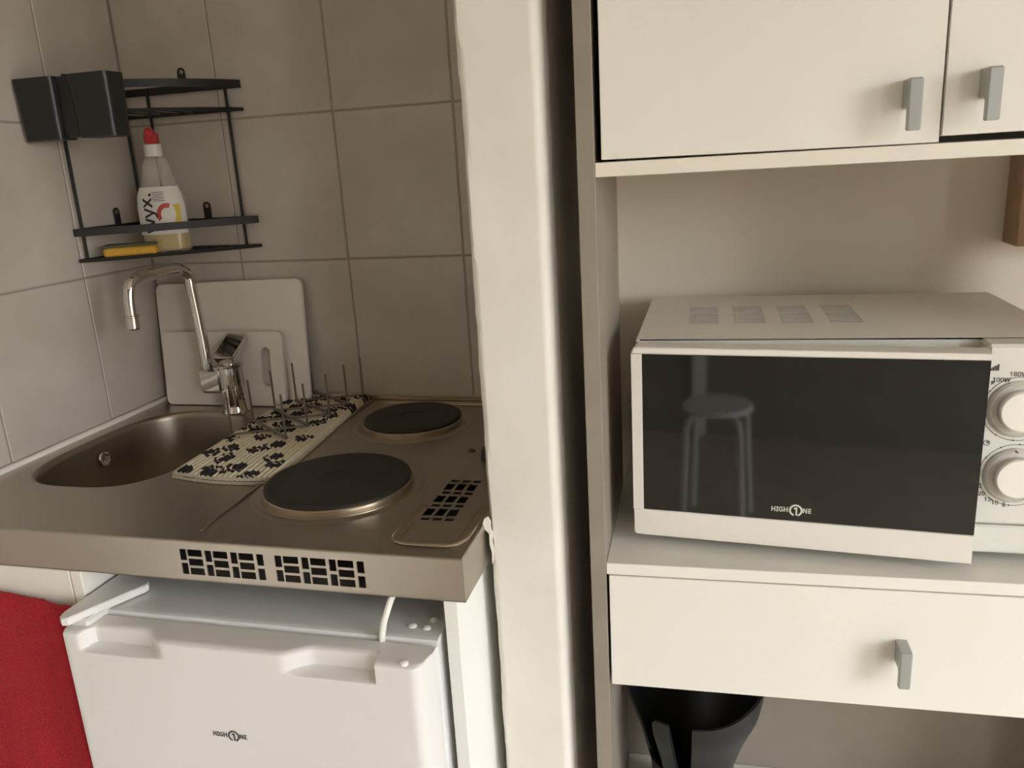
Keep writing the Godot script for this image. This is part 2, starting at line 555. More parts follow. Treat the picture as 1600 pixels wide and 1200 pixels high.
# ---------------------------------------------------------------- steel worktop with sink and hob
func kitchenette() -> void:
	var x0 := XL + 0.0005
	var z0 := ZB + 0.0005
	var h := 0.0515
	var k := thing("kitchenette_worktop", "stainless steel worktop with inset sink, two black hotplates and slotted front", "worktop", Vector3(0, TOP, 0))
	var org := Vector3(0, -TOP, 0)
	var ctr := Vector2(-0.6205, -0.310)
	var hw := 0.1235
	var hd := 0.178
	# flat sheet around the bowl
	var mb := MB.new()
	mb.xf = Transform3D(Basis(), org)
	var sx1 := -0.47
	var seg := 96
	var inner := []
	var outer := []
	for i in seg:
		var a := TAU * i / seg
		inner.append(bowl_rim(ctr, hw, hd, a, 0.0))
		var d := Vector2(cos(a), sin(a))
		var tx: float = ((sx1 if d.x > 0 else x0) - ctr.x) / d.x if abs(d.x) > 1e-6 else 1e9
		var tz: float = ((-0.0035 if d.y > 0 else z0) - ctr.y) / d.y if abs(d.y) > 1e-6 else 1e9
		outer.append(ctr + d * min(tx, tz))
	var cs := [Vector2(sx1, -0.0035), Vector2(x0, -0.0035), Vector2(x0, z0), Vector2(sx1, z0)]
	for i in seg:
		var j := (i + 1) % seg
		var P := func(q: Vector2) -> Vector3: return Vector3(q.x, TOP, q.y)
		mb.face([P.call(inner[i]), P.call(inner[j]), P.call(outer[j]), P.call(outer[i])], Vector3.UP)
		for c in cs:
			var a0: float = fposmod((outer[i] - ctr).angle(), TAU)
			var a1: float = fposmod((outer[j] - ctr).angle(), TAU)
			var ac: float = fposmod((c - ctr).angle(), TAU)
			if a1 < a0: a1 += TAU
			if ac > a0 + 1e-5 and ac < a1 - 1e-5:
				mb.face([P.call(outer[i]), P.call(outer[j]), P.call(c)], Vector3.UP)
	# hob side, with slots for the vent
	var slots := []
	var us := [sx1, -0.0035]
	var ws := [z0, -0.0035]
	var zz := -0.090
	for r in 7:
		var short := r % 2 == 0
		var l := 0.0085 if short else 0.0215
		for c in 3:
			var xx: float = -0.0835 + c * 0.0152 + (0.0022 if short else 0.0)
			slots.append([xx, xx + (0.0105 if short else 0.0115), zz - l, zz])
			us.append(xx); us.append(xx + (0.0105 if short else 0.0115))
		ws.append(zz); ws.append(zz - l)
		zz -= l + 0.0047
	mb.slotted(Vector3(0, TOP, 0), Vector3(1, 0, 0), Vector3(0, 0, 1), Vector3.UP, us, ws, slots, 0.0015)
	# rolled edges
	var st := 5
	for i in st:
		var a := PI / 2 * i / st
		var b := PI / 2 * (i + 1) / st
		var r := 0.0035
		var pa := Vector2(sin(a) * r - r, cos(a) * r - r)
		var pb := Vector2(sin(b) * r - r, cos(b) * r - r)
		mb.face([Vector3(x0, TOP + pa.y, pa.x), Vector3(pa.x, TOP + pa.y, pa.x), Vector3(pb.x, TOP + pb.y, pb.x), Vector3(x0, TOP + pb.y, pb.x)], Vector3(0, 1, 1))
		mb.face([Vector3(pa.x, TOP + pa.y, z0), Vector3(pa.x, TOP + pa.y, pa.x), Vector3(pb.x, TOP + pb.y, pb.x), Vector3(pb.x, TOP + pb.y, z0)], Vector3(1, 1, 0))
	part("worktop_sheet", mb, M.steel, k)
	# front skirt with slots
	mb = MB.new()
	mb.xf = Transform3D(Basis(), org)
	slots = []
	us = [x0, -0.0]
	ws = [TOP - h, TOP - 0.0035]
	for g in 2:
		var gx := -0.3495 + g * 0.1245
		for m in 7:
			var xa: float = gx + (m / 2) * 0.0338 + (0.0106 if m % 2 == 1 else 0.0)
			var w := 0.0085 if m % 2 == 0 else 0.0190
			us.append(xa); us.append(xa + w)
			var cnt := 2 if m % 2 == 0 else 3
			var hh := 0.0143 if cnt == 2 else 0.0088
			for r in cnt:
				var ya: float = 0.8566 + r * (0.0325 - hh) / (cnt - 1)
				slots.append([xa, xa + w, ya, ya + hh])
				ws.append(ya); ws.append(ya + hh)
	mb.slotted(Vector3(0, 0, 0), Vector3(1, 0, 0), Vector3(0, 1, 0), Vector3(0, 0, 1), us, ws, slots, 0.0015)
	mb.face([Vector3(0, TOP - h, 0), Vector3(0, TOP - 0.0035, 0), Vector3(0, TOP - 0.0035, z0), Vector3(0, TOP - h, z0)], Vector3(1, 0, 0))
	mb.box(Vector3(x0, TOP - h, -0.012), Vector3(0, TOP - h + 0.0015, 0))
	part("front_skirt", mb, M.steel, k)
	# sheet-metal tray that closes the hob from below
	mb = MB.new()
	mb.xf = Transform3D(Basis(), org)
	mb.box(Vector3(-0.45, TOP - 0.048, z0 + 0.003), Vector3(-0.002, TOP - 0.0465, -0.002))
	mb.box(Vector3(-0.45, TOP - 0.0465, z0 + 0.003), Vector3(-0.4485, TOP - 0.002, -0.002))
	mb.box(Vector3(-0.4485, TOP - 0.0465, z0 + 0.003), Vector3(-0.002, TOP - 0.002, z0 + 0.0045))
	part("casing", mb, M.sheet_metal, k)
	# bowl
	mb = MB.new()
	mb.xf = Transform3D(Basis(), org)
	var prof := [[0.0, 0.0], [0.0025, -0.0008], [0.005, -0.004], [0.0065, -0.010], [0.011, -0.06], [0.017, -0.105], [0.026, -0.122], [0.040, -0.130], [0.09, -0.134]]
	for i in prof.size():
		for s in seg:
			var a0 := TAU * s / seg
			var a1 := TAU * (s + 1) / seg
			var p0 := bowl_rim(ctr, hw, hd, a0, prof[i][0])
			var p1 := bowl_rim(ctr, hw, hd, a1, prof[i][0])
			var y0: float = TOP + prof[i][1]
			if i == prof.size() - 1:
				mb.face([Vector3(p0.x, y0, p0.y), Vector3(p1.x, y0, p1.y), Vector3(ctr.x, y0 - 0.002, ctr.y)], Vector3.UP)
			else:
				var q0 := bowl_rim(ctr, hw, hd, a0, prof[i + 1][0])
				var q1 := bowl_rim(ctr, hw, hd, a1, prof[i + 1][0])
				var y1: float = TOP + prof[i + 1][1]
				mb.face([Vector3(p0.x, y0, p0.y), Vector3(p1.x, y0, p1.y), Vector3(q1.x, y1, q1.y), Vector3(q0.x, y1, q0.y)], Vector3(ctr.x - p0.x, 0.05, ctr.y - p0.y))
	var bowl := part("sink_bowl", mb, M.bowl, k)
	mb = MB.new()
	mb.xf = Transform3D(Basis(), org)
	mb.lathe(Vector3(ctr.x, TOP - 0.136, ctr.y), [Vector2(0, 0.003), Vector2(0.02, 0.002), Vector2(0.03, 0.004), Vector2(0.036, 0.0035), Vector2(0.038, 0.0)], 28)
	part("drain", mb, M.chrome, bowl)
	mb = MB.new()
	mb.xf = Transform3D(Basis(Vector3(0, 0, 1), -PI / 2 + 0.1), org + Vector3(XL + 0.0425, TOP - 0.035, -0.325))
	mb.lathe(Vector3.ZERO, [Vector2(0, 0.001), Vector2(0.006, 0.001), Vector2(0.009, 0.003), Vector2(0.012, 0.0025), Vector2(0.013, 0.0)], 20)
	part("overflow", mb, M.chrome, bowl)
	# pressed bead between drainer and hob, back lip, second bead behind the plates
	mb = MB.new()
	mb.xf = Transform3D(Basis(), org)
	mb.tube([Vector3(-0.336, TOP - 0.0002, -0.028), Vector3(-0.338, TOP + 0.0014, -0.045), Vector3(-0.3445, TOP + 0.0014, -0.30), Vector3(-0.352, TOP + 0.0014, -0.555), Vector3(-0.352, TOP, -0.572)], 0.0026, 8, 0.6)
	part("bead", mb, M.steel, k)
	mb = MB.new()
	mb.xf = Transform3D(Basis(), org)
	mb.box(Vector3(x0, TOP, z0), Vector3(-0.001, TOP + 0.010, z0 + 0.004), 0.0015)
	part("back_lip", mb, M.rim, k)
	mb = MB.new()
	mb.xf = Transform3D(Basis(), org)
	mb.tube([Vector3(-0.32, TOP, -0.552), Vector3(-0.315, TOP + 0.0012, -0.552), Vector3(-0.13, TOP + 0.0012, -0.552), Vector3(-0.125, TOP, -0.552)], 0.003, 8, 0.6)
	part("bead", mb, M.rim, k)
	# raised control panel outline
	mb = MB.new()
	mb.xf = Transform3D(Basis(), org)
	var o2 := []
	for q in rrect(-0.0915, -0.62, -0.0125, -0.026, 0.016, 8):
		if q.y > -0.57: o2.append(q)
	# a soft pressed ridge that follows the front of the panel
	var ridge := []
	var rr := 0.019
	ridge.append(Vector3(-0.0915, TOP - 0.001, -0.13))
	ridge.append(Vector3(-0.0915, TOP + 0.0003, -0.09))
	for i in 9:
		var a := PI - PI / 2 * i / 8.0
		ridge.append(Vector3(-0.0915 + rr + cos(a) * rr, TOP + 0.0015, -0.028 - rr + sin(a) * rr))
	for i in 9:
		var a := PI / 2 - PI / 2 * i / 8.0
		ridge.append(Vector3(-0.0125 - rr + cos(a) * rr, TOP + 0.0015, -0.028 - rr + sin(a) * rr))
	ridge.append(Vector3(-0.0125, TOP + 0.0003, -0.09))
	ridge.append(Vector3(-0.0125, TOP - 0.001, -0.13))
	mb.tube(ridge, 0.0062, 12, 0.45)
	part("pressed_ridge", mb, M.rim, k)
	# hotplates
	for e in [[Vector2(-0.2263, -0.1737), 0.0967], [Vector2(-0.2240, -0.4451), 0.0803]]:
		var c := Vector3(e[0].x, 0.0, e[0].y)
		var r: float = e[1]
		mb = MB.new()
		mb.lathe(c, [Vector2(0, 0.0128), Vector2(r * 0.26, 0.0128), Vector2(r * 0.28, 0.0142), Vector2(r * 0.80, 0.0148), Vector2(r - 0.006, 0.0146), Vector2(r - 0.0022, 0.0138), Vector2(r - 0.0004, 0.0118), Vector2(r - 0.0006, 0.0092)], 72)
		var hp := part("hotplate", mb, M.iron, k, 40.0)
		mb = MB.new()
		mb.lathe(c, [Vector2(r - 0.003, 0.0090), Vector2(r + 0.0004, 0.0092), Vector2(r + 0.0018, 0.0080), Vector2(r + 0.0020, 0.0015), Vector2(r + 0.005, 0.0012)], 72)
		part("plate_rim", mb, M.rim, hp, 35.0)
		mb = MB.new()
		mb.lathe(c, [Vector2(r - 0.004, 0.0006), Vector2(r + 0.004, 0.0008), Vector2(r + 0.009, 0.0026), Vector2(r + 0.013, 0.0022), Vector2(r + 0.018, 0.0)], 72)
		part("pressed_ring", mb, M.steel, hp, 60.0)
	# hob control and its pilot lamp
	mb = MB.new()
	mb.lathe(Vector3(-0.047, 0, -0.300), [Vector2(0, 0.018), Vector2(0.014, 0.018), Vector2(0.0165, 0.016), Vector2(0.0185, 0.0)], 28)
	part("control_knob", mb, M.dark_plastic, k)
	mb = MB.new()
	mb.lathe(Vector3(-0.088, 0, -0.326), [Vector2(0, 0.003), Vector2(0.004, 0.0028), Vector2(0.0055, 0.0)], 16)
	part("pilot_lens", mb, mat(Color("4a2a22"), 0.3), k)
	# torn sealant at the corner where the worktop meets the partition
	mb = MB.new()
	mb.xf = Transform3D(Basis(Vector3.UP, 0.12), Vector3(0.0, TOP, -0.0885))
	mb.prism(PackedVector2Array([Vector2(0.0, 0.008), Vector2(0.004, 0.010), Vector2(0.0075, 0.004), Vector2(0.0068, -0.004), Vector2(0.0092, -0.012), Vector2(0.0074, -0.022), Vector2(0.0095, -0.032), Vector2(0.0080, -0.046), Vector2(0.0055, -0.051), Vector2(0.0060, -0.036), Vector2(0.0040, -0.026), Vector2(0.0042, -0.012), Vector2(-0.003, -0.003), Vector2(-0.002, 0.003)]), 0.0, 0.0022, 0.0004)
	var sealant := part("sealant_strip", mb, M.sealant, self)
	tag(sealant, "torn white sealant at the corner of steel worktop and partition", "sealant")

func bowl_rim(c: Vector2, hw: float, hd: float, a: float, inset: float) -> Vector2:
	var e := 2.0 / 3.1
	var ca := cos(a)
	var sa := sin(a)
	return c + Vector2(signf(ca) * pow(abs(ca), e) * (hw - inset), signf(sa) * pow(abs(sa), e) * (hd - inset))

func under_counter() -> void:
	var yb := TOP - 0.0515
	var k := thing("base_cabinet", "white base cabinet under the sink, red towel hanging on it", "cabinet", Vector3(-0.64, 0, -0.27))
	var o := Vector3(0.64, 0, 0.27)
	var mb := MB.new()
	mb.xf = Transform3D(Basis(), o)
	mb.box(Vector3(-0.514, 0.0, -0.56), Vector3(-0.498, yb - 0.001, 0.0), 0.0008)
	part("side_panel", mb, M.white_board, k)
	mb = MB.new()
	mb.xf = Transform3D(Basis(), o)
	mb.box(Vector3(XL + 0.004, 0.0, -0.56), Vector3(-0.5145, yb - 0.16, -0.02))
	part("carcass", mb, M.white_board, k)
	mb = MB.new()
	mb.xf = Transform3D(Basis(), o)
	mb.box(Vector3(XL + 0.003, 0.08, -0.018), Vector3(-0.516, yb - 0.001, -0.0005), 0.001)
	part("door", mb, M.white_board, k)
	mb = MB.new()
	mb.box(Vector3(-0.008, 0.0, -0.28), Vector3(0.008, yb - 0.001, 0.28), 0.0008)
	var e := part("end_panel", mb, M.white_side, self)
	e.position = Vector3(-0.0185, 0, -0.282)
	tag(e, "white end panel holding up the worktop beside the fridge", "panel")

# ---------------------------------------------------------------- fridge
func fridge() -> void:
	var x0 := -0.490
	var x1 := -0.034
	var yt := 0.800
	var k := thing("mini_fridge", "white mini fridge under steel worktop with two scooped door grips", "fridge", Vector3(-0.262, 0, -0.2))
	var o := Vector3(0.262, 0, 0.2)
	var mb := MB.new()
	mb.xf = Transform3D(Basis(), o)
	mb.box(Vector3(x0 + 0.002, 0.015, -0.45), Vector3(x1 - 0.001, yt, 0.006), 0.004)
	part("body", mb, M.fridge_side, k)
	# worktop plate on the body, its front lip lower
	mb = MB.new()
	mb.xf = Transform3D(Basis(), o)
	mb.prism(PackedVector2Array([Vector2(0.45, yt - 0.004), Vector2(0.45, yt + 0.004), Vector2(0.0, yt + 0.004), Vector2(-0.006, yt + 0.002), Vector2(-0.0085, yt - 0.004)]), 0, 1)
	var fix := MB.new()
	for i in mb.v.size():
		var q := mb.v[i] - o
		fix.v.append(Vector3(lerpf(x0 + 0.001, x1, q.z) + o.x, q.y, -q.x + 0.0 + o.z))
		fix.t.append(Vector2.ZERO)
	for i in range(0, fix.v.size(), 3):
		var sw := fix.v[i]
		fix.v[i] = fix.v[i + 1]
		fix.v[i + 1] = sw
	part("top_plate", fix, M.fridge_side, k)
	# door: front as a height field with two scoops at the top edge
	mb = MB.new()
	mb.xf = Transform3D(Basis(), o)
	var zf := 0.0545
	var zb := 0.013
	var dt := 0.7985
	var nx := 150
	var ys := []
	for i in 26: ys.append(lerpf(0.03, 0.755, i / 25.0))
	for i in 30: ys.append(lerpf(0.757, dt, i / 29.0))
	var grid := []
	for yv in ys:
		var row := []
		for i in nx + 1:
			var x: float = lerpf(x0, x1, i / float(nx))
			row.append(Vector3(x, yv, door_z(x, yv, x0, x1, dt, zf)))
		grid.append(row)
	for j in ys.size() - 1:
		for i in nx:
			mb.face([grid[j][i], grid[j][i + 1], grid[j + 1][i + 1], grid[j + 1][i]], Vector3(0, 0, 1))
	var top_row: Array = grid[-1]
	for i in nx:
		var a: Vector3 = top_row[i]
		var b: Vector3 = top_row[i + 1]
		var ma := Vector3(a.x, dt + 0.0012, a.z - 0.004)
		var mbq := Vector3(b.x, dt + 0.0012, b.z - 0.004)
		mb.face([a, b, mbq, ma], Vector3(0, 1, 0.3))
		mb.face([ma, mbq, Vector3(b.x, dt + 0.001, zb), Vector3(a.x, dt + 0.001, zb)], Vector3.UP)
	for j in ys.size() - 1:
		var a: Vector3 = grid[j][nx]
		var b: Vector3 = grid[j + 1][nx]
		mb.face([a, b, Vector3(x1, b.y, zb), Vector3(x1, a.y, zb)], Vector3(1, 0, 0))
		a = grid[j][0]
		b = grid[j + 1][0]
		mb.face([a, b, Vector3(x0, b.y, zb), Vector3(x0, a.y, zb)], Vector3(-1, 0, 0))
	mb.face([Vector3(x0, 0.03, zb), Vector3(x1, 0.03, zb), Vector3(x1, dt + 0.001, zb), Vector3(x0, dt + 0.001, zb)], Vector3(0, 0, -1))
	mb.face([Vector3(x0, 0.03, zb), Vector3(x1, 0.03, zb), Vector3(x1, 0.03, zf - 0.004), Vector3(x0, 0.03, zf - 0.004)], Vector3(0, -1, 0))
	var door := part("door", mb, M.white_plastic, k, 38.0)
	logo(door, o + Vector3(-0.2815, 0.684, zf + 0.0003), 0.0125, M.print_dark)
	# gasket seen in the gap
	mb = MB.new()
	mb.xf = Transform3D(Basis(), o)
	mb.box(Vector3(x0 + 0.008, 0.04, 0.005), Vector3(x1 - 0.008, dt - 0.008, 0.0135))
	part("gasket", mb, mat(Color("a9abad"), 0.6), k)
	# hinge cover
	mb = MB.new()
	mb.xf = Transform3D(Basis(Vector3(1, 0, 0), -PI / 2), o + Vector3(0, 0.806, 0))
	var hp := PackedVector2Array([Vector2(-0.492, 0.055), Vector2(-0.4945, -0.040), Vector2(-0.4915, -0.049), Vector2(-0.485, -0.054), Vector2(-0.478, -0.052), Vector2(-0.437, 0.030), Vector2(-0.4355, 0.037), Vector2(-0.440, 0.045), Vector2(-0.455, 0.055)])
	mb.prism(hp, 0.0, 0.0105, 0.0016)
	part("hinge_cover", mb, M.white_plastic, k)
	mb = MB.new()
	mb.xf = Transform3D(Basis(), o)
	mb.box(Vector3(-0.488, 0.79, -0.03), Vector3(-0.462, 0.808, 0.04), 0.003)
	part("hinge_block", mb, M.white_plastic, k)
	for c in [Vector3(-0.071, 0.804, -0.015), Vector3(-0.053, 0.804, -0.014), Vector3(-0.051, 0.804, -0.031), Vector3(-0.0575, 0.7995, 0.0475)]:
		mb = MB.new()
		mb.lathe(c + o, [Vector2(0, 0.0032), Vector2(0.0028, 0.0029), Vector2(0.0048, 0.0015), Vector2(0.0055, -0.001)], 18)
		part("screw_cap", mb, M.white_plastic, k)
	# flex hanging from the hob in front of the fridge top
	mb = MB.new()
	var pts := []
	var key := [Vector3(-0.086, 0.856, -0.030), Vector3(-0.0905, 0.840, -0.006), Vector3(-0.0955, 0.820, 0.006), Vector3(-0.0975, 0.804, 0.011), Vector3(-0.098, 0.79, 0.0115), Vector3(-0.098, 0.76, 0.011)]
	var cv := Curve3D.new()
	for i in key.size():
		var d: Vector3 = (key[min(i + 1, key.size() - 1)] - key[max(i - 1, 0)]) / 6.0
		cv.add_point(key[i], -d, d)
	for i in 25: pts.append(cv.sample_baked(cv.get_baked_length() * i / 24.0))
	mb.tube(pts, 0.0037, 10)
	var cord := part("power_cord", mb, M.cord, self)
	tag(cord, "white cord hanging from the worktop onto the fridge", "cord")

func door_z(x: float, y: float, x0: float, x1: float, dt: float, zf: float) -> float:
	var z := zf
	# rounded right corner, sharper left and top
	var r := 0.016
	if x > x1 - r:
		var d := (x - (x1 - r)) / r
		z -= 0.022 * (1.0 - sqrt(max(0.0, 1.0 - d * d)))
	if x < x0 + 0.006:
		var d := (x0 + 0.006 - x) / 0.006
		z -= 0.005 * (1.0 - sqrt(max(0.0, 1.0 - d * d)))
	if y > dt - 0.004:
		var d := (y - (dt - 0.004)) / 0.004
		z -= 0.0035 * (1.0 - sqrt(max(0.0, 1.0 - d * d)))
	# scoops
	var m := smoothstep(-0.468, -0.455, x) * (1.0 - smoothstep(-0.385, -0.352, x))
	m += smoothstep(-0.205, -0.165, x) * (1.0 - smoothstep(-0.0915, -0.089, x))
	var yy := smoothstep(dt - 0.0235, dt - 0.0205, y)
	z -= 0.019 * m * yy
	return z

func logo(parent: Node, at: Vector3, s: float, m: Material) -> void:
	# HIGH (1) NE : the O is a broken ring round a figure one
	var w := s * 3.0
	lettering("HIGH", s * 0.62, m, parent, Transform3D(Basis(), at + Vector3(-s * 0.98, 0, 0)))
	lettering("NE", s * 0.62, m, parent, Transform3D(Basis(), at + Vector3(s * 1.42, 0, 0)))
	figure_one(parent, Transform3D(Basis(), at + Vector3(s * 0.46, 0, 0)), s, m)
	var mb := MB.new()
	var n := 40
	for i in n:
		var a0 := lerpf(-PI / 2 + 0.35, PI * 1.5 - 0.35, float(i) / n)
		var a1 := lerpf(-PI / 2 + 0.35, PI * 1.5 - 0.35, float(i + 1) / n)
		var c := at + Vector3(s * 0.46, 0, 0.0002)
		var r0 := s * 0.42
		var r1 := s * 0.60
		mb.face([c + Vector3(cos(a0), sin(a0), 0) * r0, c + Vector3(cos(a1), sin(a1), 0) * r0, c + Vector3(cos(a1), sin(a1), 0) * r1, c + Vector3(cos(a0), sin(a0), 0) * r1], Vector3(0, 0, 1))
	part("ring_mark", mb, m, parent)

# ---------------------------------------------------------------- red towel
func towel() -> void:
	var mb := MB.new()
	var nz := FastNoiseLite.new()
	nz.seed = 71
	nz.frequency = 2.2
	var nx := 40
	var ny := 60
	var x0 := -0.772
	var x1 := -0.5105
	var front := []
	var back := []
	for j in ny + 1:
		var fr := []
		var bk := []
		var v := float(j) / ny
		for i in nx + 1:
			var u := float(i) / nx
			var yt := 0.829 - 0.026 * u + 0.004 * nz.get_noise_2d(u * 3.0, 9.0)
			var y := lerpf(yt, 0.32, v)
			var x := lerpf(x0, x1, u) - 0.016 * v * u + 0.003 * nz.get_noise_2d(2.0, v * 4.0) * u
			var z := 0.012 + 0.010 * (nz.get_noise_2d(x * 4.0, y * 0.8) + 0.6) * (0.35 + v)
			var edge: float = min(1.0, min(v * ny / 2.0, min(i, nx - i) / 2.0))
			var th := 0.012 * sqrt(max(0.0, 1.0 - (1.0 - edge) * (1.0 - edge)))
			fr.append(Vector3(x, y, z + th))
			bk.append(Vector3(x, y, max(0.0005, z - 0.008)))
		front.append(fr)
		back.append(bk)
	for j in ny:
		for i in nx:
			mb.face([front[j][i], front[j][i + 1], front[j + 1][i + 1], front[j + 1][i]], Vector3(0, 0, 1))
			mb.face([back[j][i], back[j][i + 1], back[j + 1][i + 1], back[j + 1][i]], Vector3(0, 0, -1))
	for j in ny:
		mb.face([front[j][0], front[j + 1][0], back[j + 1][0], back[j][0]], Vector3(-1, 0, 0))
		mb.face([front[j][nx], front[j + 1][nx], back[j + 1][nx], back[j][nx]], Vector3(1, 0, 0))
	for i in nx:
		mb.face([front[0][i], front[0][i + 1], back[0][i + 1], back[0][i]], Vector3(0, 1, 0))
		mb.face([front[ny][i], front[ny][i + 1], back[ny][i + 1], back[ny][i]], Vector3(0, -1, 0))
	var o := part("towel", mb, M.towel, self, 70.0)
	tag(o, "red terry towel hanging beside the white fridge", "towel")

# ---------------------------------------------------------------- corner rack and what is on it
func band(mb: MB, pts: Array, y0: float, y1: float, th: float) -> void:
	# upright flat strip along pts (Vector2 x,z)
	var n := pts.size()
	for i in n - 1:
		var a: Vector2 = pts[i]
		var b: Vector2 = pts[i + 1]
		var d0: Vector2 = (pts[min(i + 1, n - 1)] - pts[max(i - 1, 0)]).normalized().orthogonal() * th * 0.5
		var d1: Vector2 = (pts[min(i + 2, n - 1)] - pts[i]).normalized().orthogonal() * th * 0.5
		var P := func(q: Vector2, y: float) -> Vector3: return Vector3(q.x, y, q.y)
		var nn := Vector3(d0.x, 0, d0.y)
		mb.face([P.call(a + d0, y0), P.call(b + d1, y0), P.call(b + d1, y1), P.call(a + d0, y1)], nn)
		mb.face([P.call(a - d0, y0), P.call(b - d1, y0), P.call(b - d1, y1), P.call(a - d0, y1)], -nn)
		mb.face([P.call(a + d0, y1), P.call(b + d1, y1), P.call(b - d1, y1), P.call(a - d0, y1)], Vector3.UP)
		mb.face([P.call(a + d0, y0), P.call(b + d1, y0), P.call(b - d1, y0), P.call(a - d0, y0)], Vector3.DOWN)
		if i == 0: mb.face([P.call(a + d0, y0), P.call(a + d0, y1), P.call(a - d0, y1), P.call(a - d0, y0)], Vector3(a.x - b.x, 0, a.y - b.y))
		if i == n - 2: mb.face([P.call(b + d1, y0), P.call(b + d1, y1), P.call(b - d1, y1), P.call(b - d1, y0)], Vector3(b.x - a.x, 0, b.y - a.y))

func arc_front(bulge: float) -> Array:
	var A := Vector2(XL + 0.004, -0.398)
	var B := Vector2(-0.538, ZB + 0.004)
	var nrm := Vector2(0.6, 0.8)
	var out := []
	for i in 17:
		var t := i / 16.0
		out.append(A.lerp(B, t) + nrm * bulge * 4.0 * t * (1.0 - t))
	return out

func wall_things() -> void:
	var k := thing("corner_rack", "black metal two-tier corner rack screwed to the tiles above sink", "rack", Vector3(XL + 0.09, 1.18, ZB + 0.07))
	var o := -k.position
	for tier in [[1.2265, 1.239, 1.1865, "lower"], [1.4545, 1.467, 1.4195, "upper"]]:
		var mb := MB.new()
		mb.xf = Transform3D(Basis(), o)
		var lower: bool = tier[3] == "lower"
		var front := arc_front(0.012 if lower else 0.035)
		band(mb, front, tier[0], tier[1], 0.003)
		part("front_band", mb, M.black_metal, k)
		mb = MB.new()
		mb.xf = Transform3D(Basis(), o)
		band(mb, [Vector2(XL + 0.003, -0.398), Vector2(XL + 0.003, ZB + 0.003), Vector2(-0.538, ZB + 0.003)], tier[0], tier[1], 0.003)
		part("wall_band", mb, M.black_metal, k)
		# wire floor: rim and rods
		mb = MB.new()
		mb.xf = Transform3D(Basis(), o)
		var rim := []
		for q in front: rim.append(Vector3(q.x, tier[2], q.y))
		mb.tube(rim, 0.003, 8)
		mb.tube([Vector3(XL + 0.004, tier[2], -0.398), Vector3(XL + 0.004, tier[2], ZB + 0.004), Vector3(-0.538, tier[2], ZB + 0.004)], 0.0028, 8)
		part("floor_rim", mb, M.black_metal, k)
		for i in range(1, 8):
			mb = MB.new()
			mb.xf = Transform3D(Basis(), o)
			var q: Vector2 = front[i * 2]
			mb.tube([Vector3(q.x, tier[2], q.y), Vector3(q.x, tier[2], ZB + 0.004)], 0.0017, 6)
			part("floor_rod", mb, M.black_metal, k)
	# uprights
	for q in [Vector2(XL + 0.006, -0.414), Vector2(XL + 0.008, -0.565), Vector2(-0.722, ZB + 0.006), Vector2(-0.566, ZB + 0.006)]:
		var mb := MB.new()
		mb.xf = Transform3D(Basis(), o)
		mb.tube([Vector3(q.x, 1.183, q.y), Vector3(q.x, 1.466, q.y)], 0.0026, 8)
		part("upright", mb, M.black_metal, k)
	# screw tabs
	for e in [[0, Vector3(-0.649, 1.466, ZB + 0.002)], [0, Vector3(-0.638, 1.238, ZB + 0.002)], [1, Vector3(XL + 0.002, 1.238, -0.505)]]:
		var mb := MB.new()
		var poly := PackedVector2Array([Vector2(-0.0075, -0.012), Vector2(0.0075, -0.012)])
		for i in 11:
			var a := PI * i / 10.0
			poly.append(Vector2(cos(a) * 0.0075, 0.022 + sin(a) * 0.0075))
		mb.xf = Transform3D(Basis(Vector3.UP, PI / 2 if e[0] == 1 else 0.0), o + e[1])
		mb.prism(poly, 0.0, 0.002, 0.0004)
		var tab := part("screw_tab", mb, M.black_metal, k)
		mb = MB.new()
		var bas := Basis(Vector3.UP, PI / 2 if e[0] == 1 else 0.0) * Basis(Vector3.RIGHT, PI / 2)
		mb.xf = Transform3D(bas, o + e[1])
		mb.lathe(Vector3(0, 0.002, -0.022), [Vector2(0, 0.0016), Vector2(0.0025, 0.0014), Vector2(0.0042, 0.0)], 14)
		part("screw", mb, M.wire, tab)
	# black twin-cup holder hooked on at the left
	var hx := Vector3(-0.688, 1.376, -0.352)
	var hd := thing("twin_cup_holder", "black plastic twin-cup holder hooked on the corner rack", "holder", hx)
	for e in [[-0.0845, -0.012], [0.014, 0.0845]]:
		var mb := MB.new()
		var a: float = e[0]
		var b: float = e[1]
		var n := 40
		var outer_t := rrect(a, -0.022, b, 0.022, 0.009, 5)
		var outer_b := rrect(a + 0.0035, -0.020, b - 0.0035, 0.020, 0.009, 5)
		var inner_t := rrect(a + 0.002, -0.020, b - 0.002, 0.020, 0.008, 5)
		n = outer_t.size()
		for i in n:
			var j := (i + 1) % n
			var T := func(q: Vector2, y: float) -> Vector3: return Vector3(q.x, y, q.y)
			var nr := Vector3(outer_t[j].y - outer_t[i].y, 0, -(outer_t[j].x - outer_t[i].x))
			mb.face([T.call(outer_b[i], 0.0), T.call(outer_b[j], 0.0), T.call(outer_t[j], 0.09), T.call(outer_t[i], 0.09)], nr)
			mb.face([T.call(inner_t[i], 0.09), T.call(inner_t[j], 0.09), T.call(outer_t[j], 0.09), T.call(outer_t[i], 0.09)], Vector3.UP)
			mb.face([T.call(inner_t[i], 0.09), T.call(inner_t[j], 0.09), T.call(outer_b[j], 0.004), T.call(outer_b[i], 0.004)], -nr)
			mb.face([T.call(outer_b[i], 0.0), T.call(outer_b[j], 0.0), Vector3((a + b) / 2, 0, 0)], Vector3.DOWN)
			mb.face([T.call(outer_b[i], 0.004), T.call(outer_b[j], 0.004), Vector3((a + b) / 2, 0.004, 0)], Vector3.UP)
		part("cup", mb, M.black_plastic, hd, 40.0)
	var mb2 := MB.new()
	mb2.box(Vector3(-0.018, 0.003, -0.019), Vector3(0.020, 0.090, 0.010), 0.003)
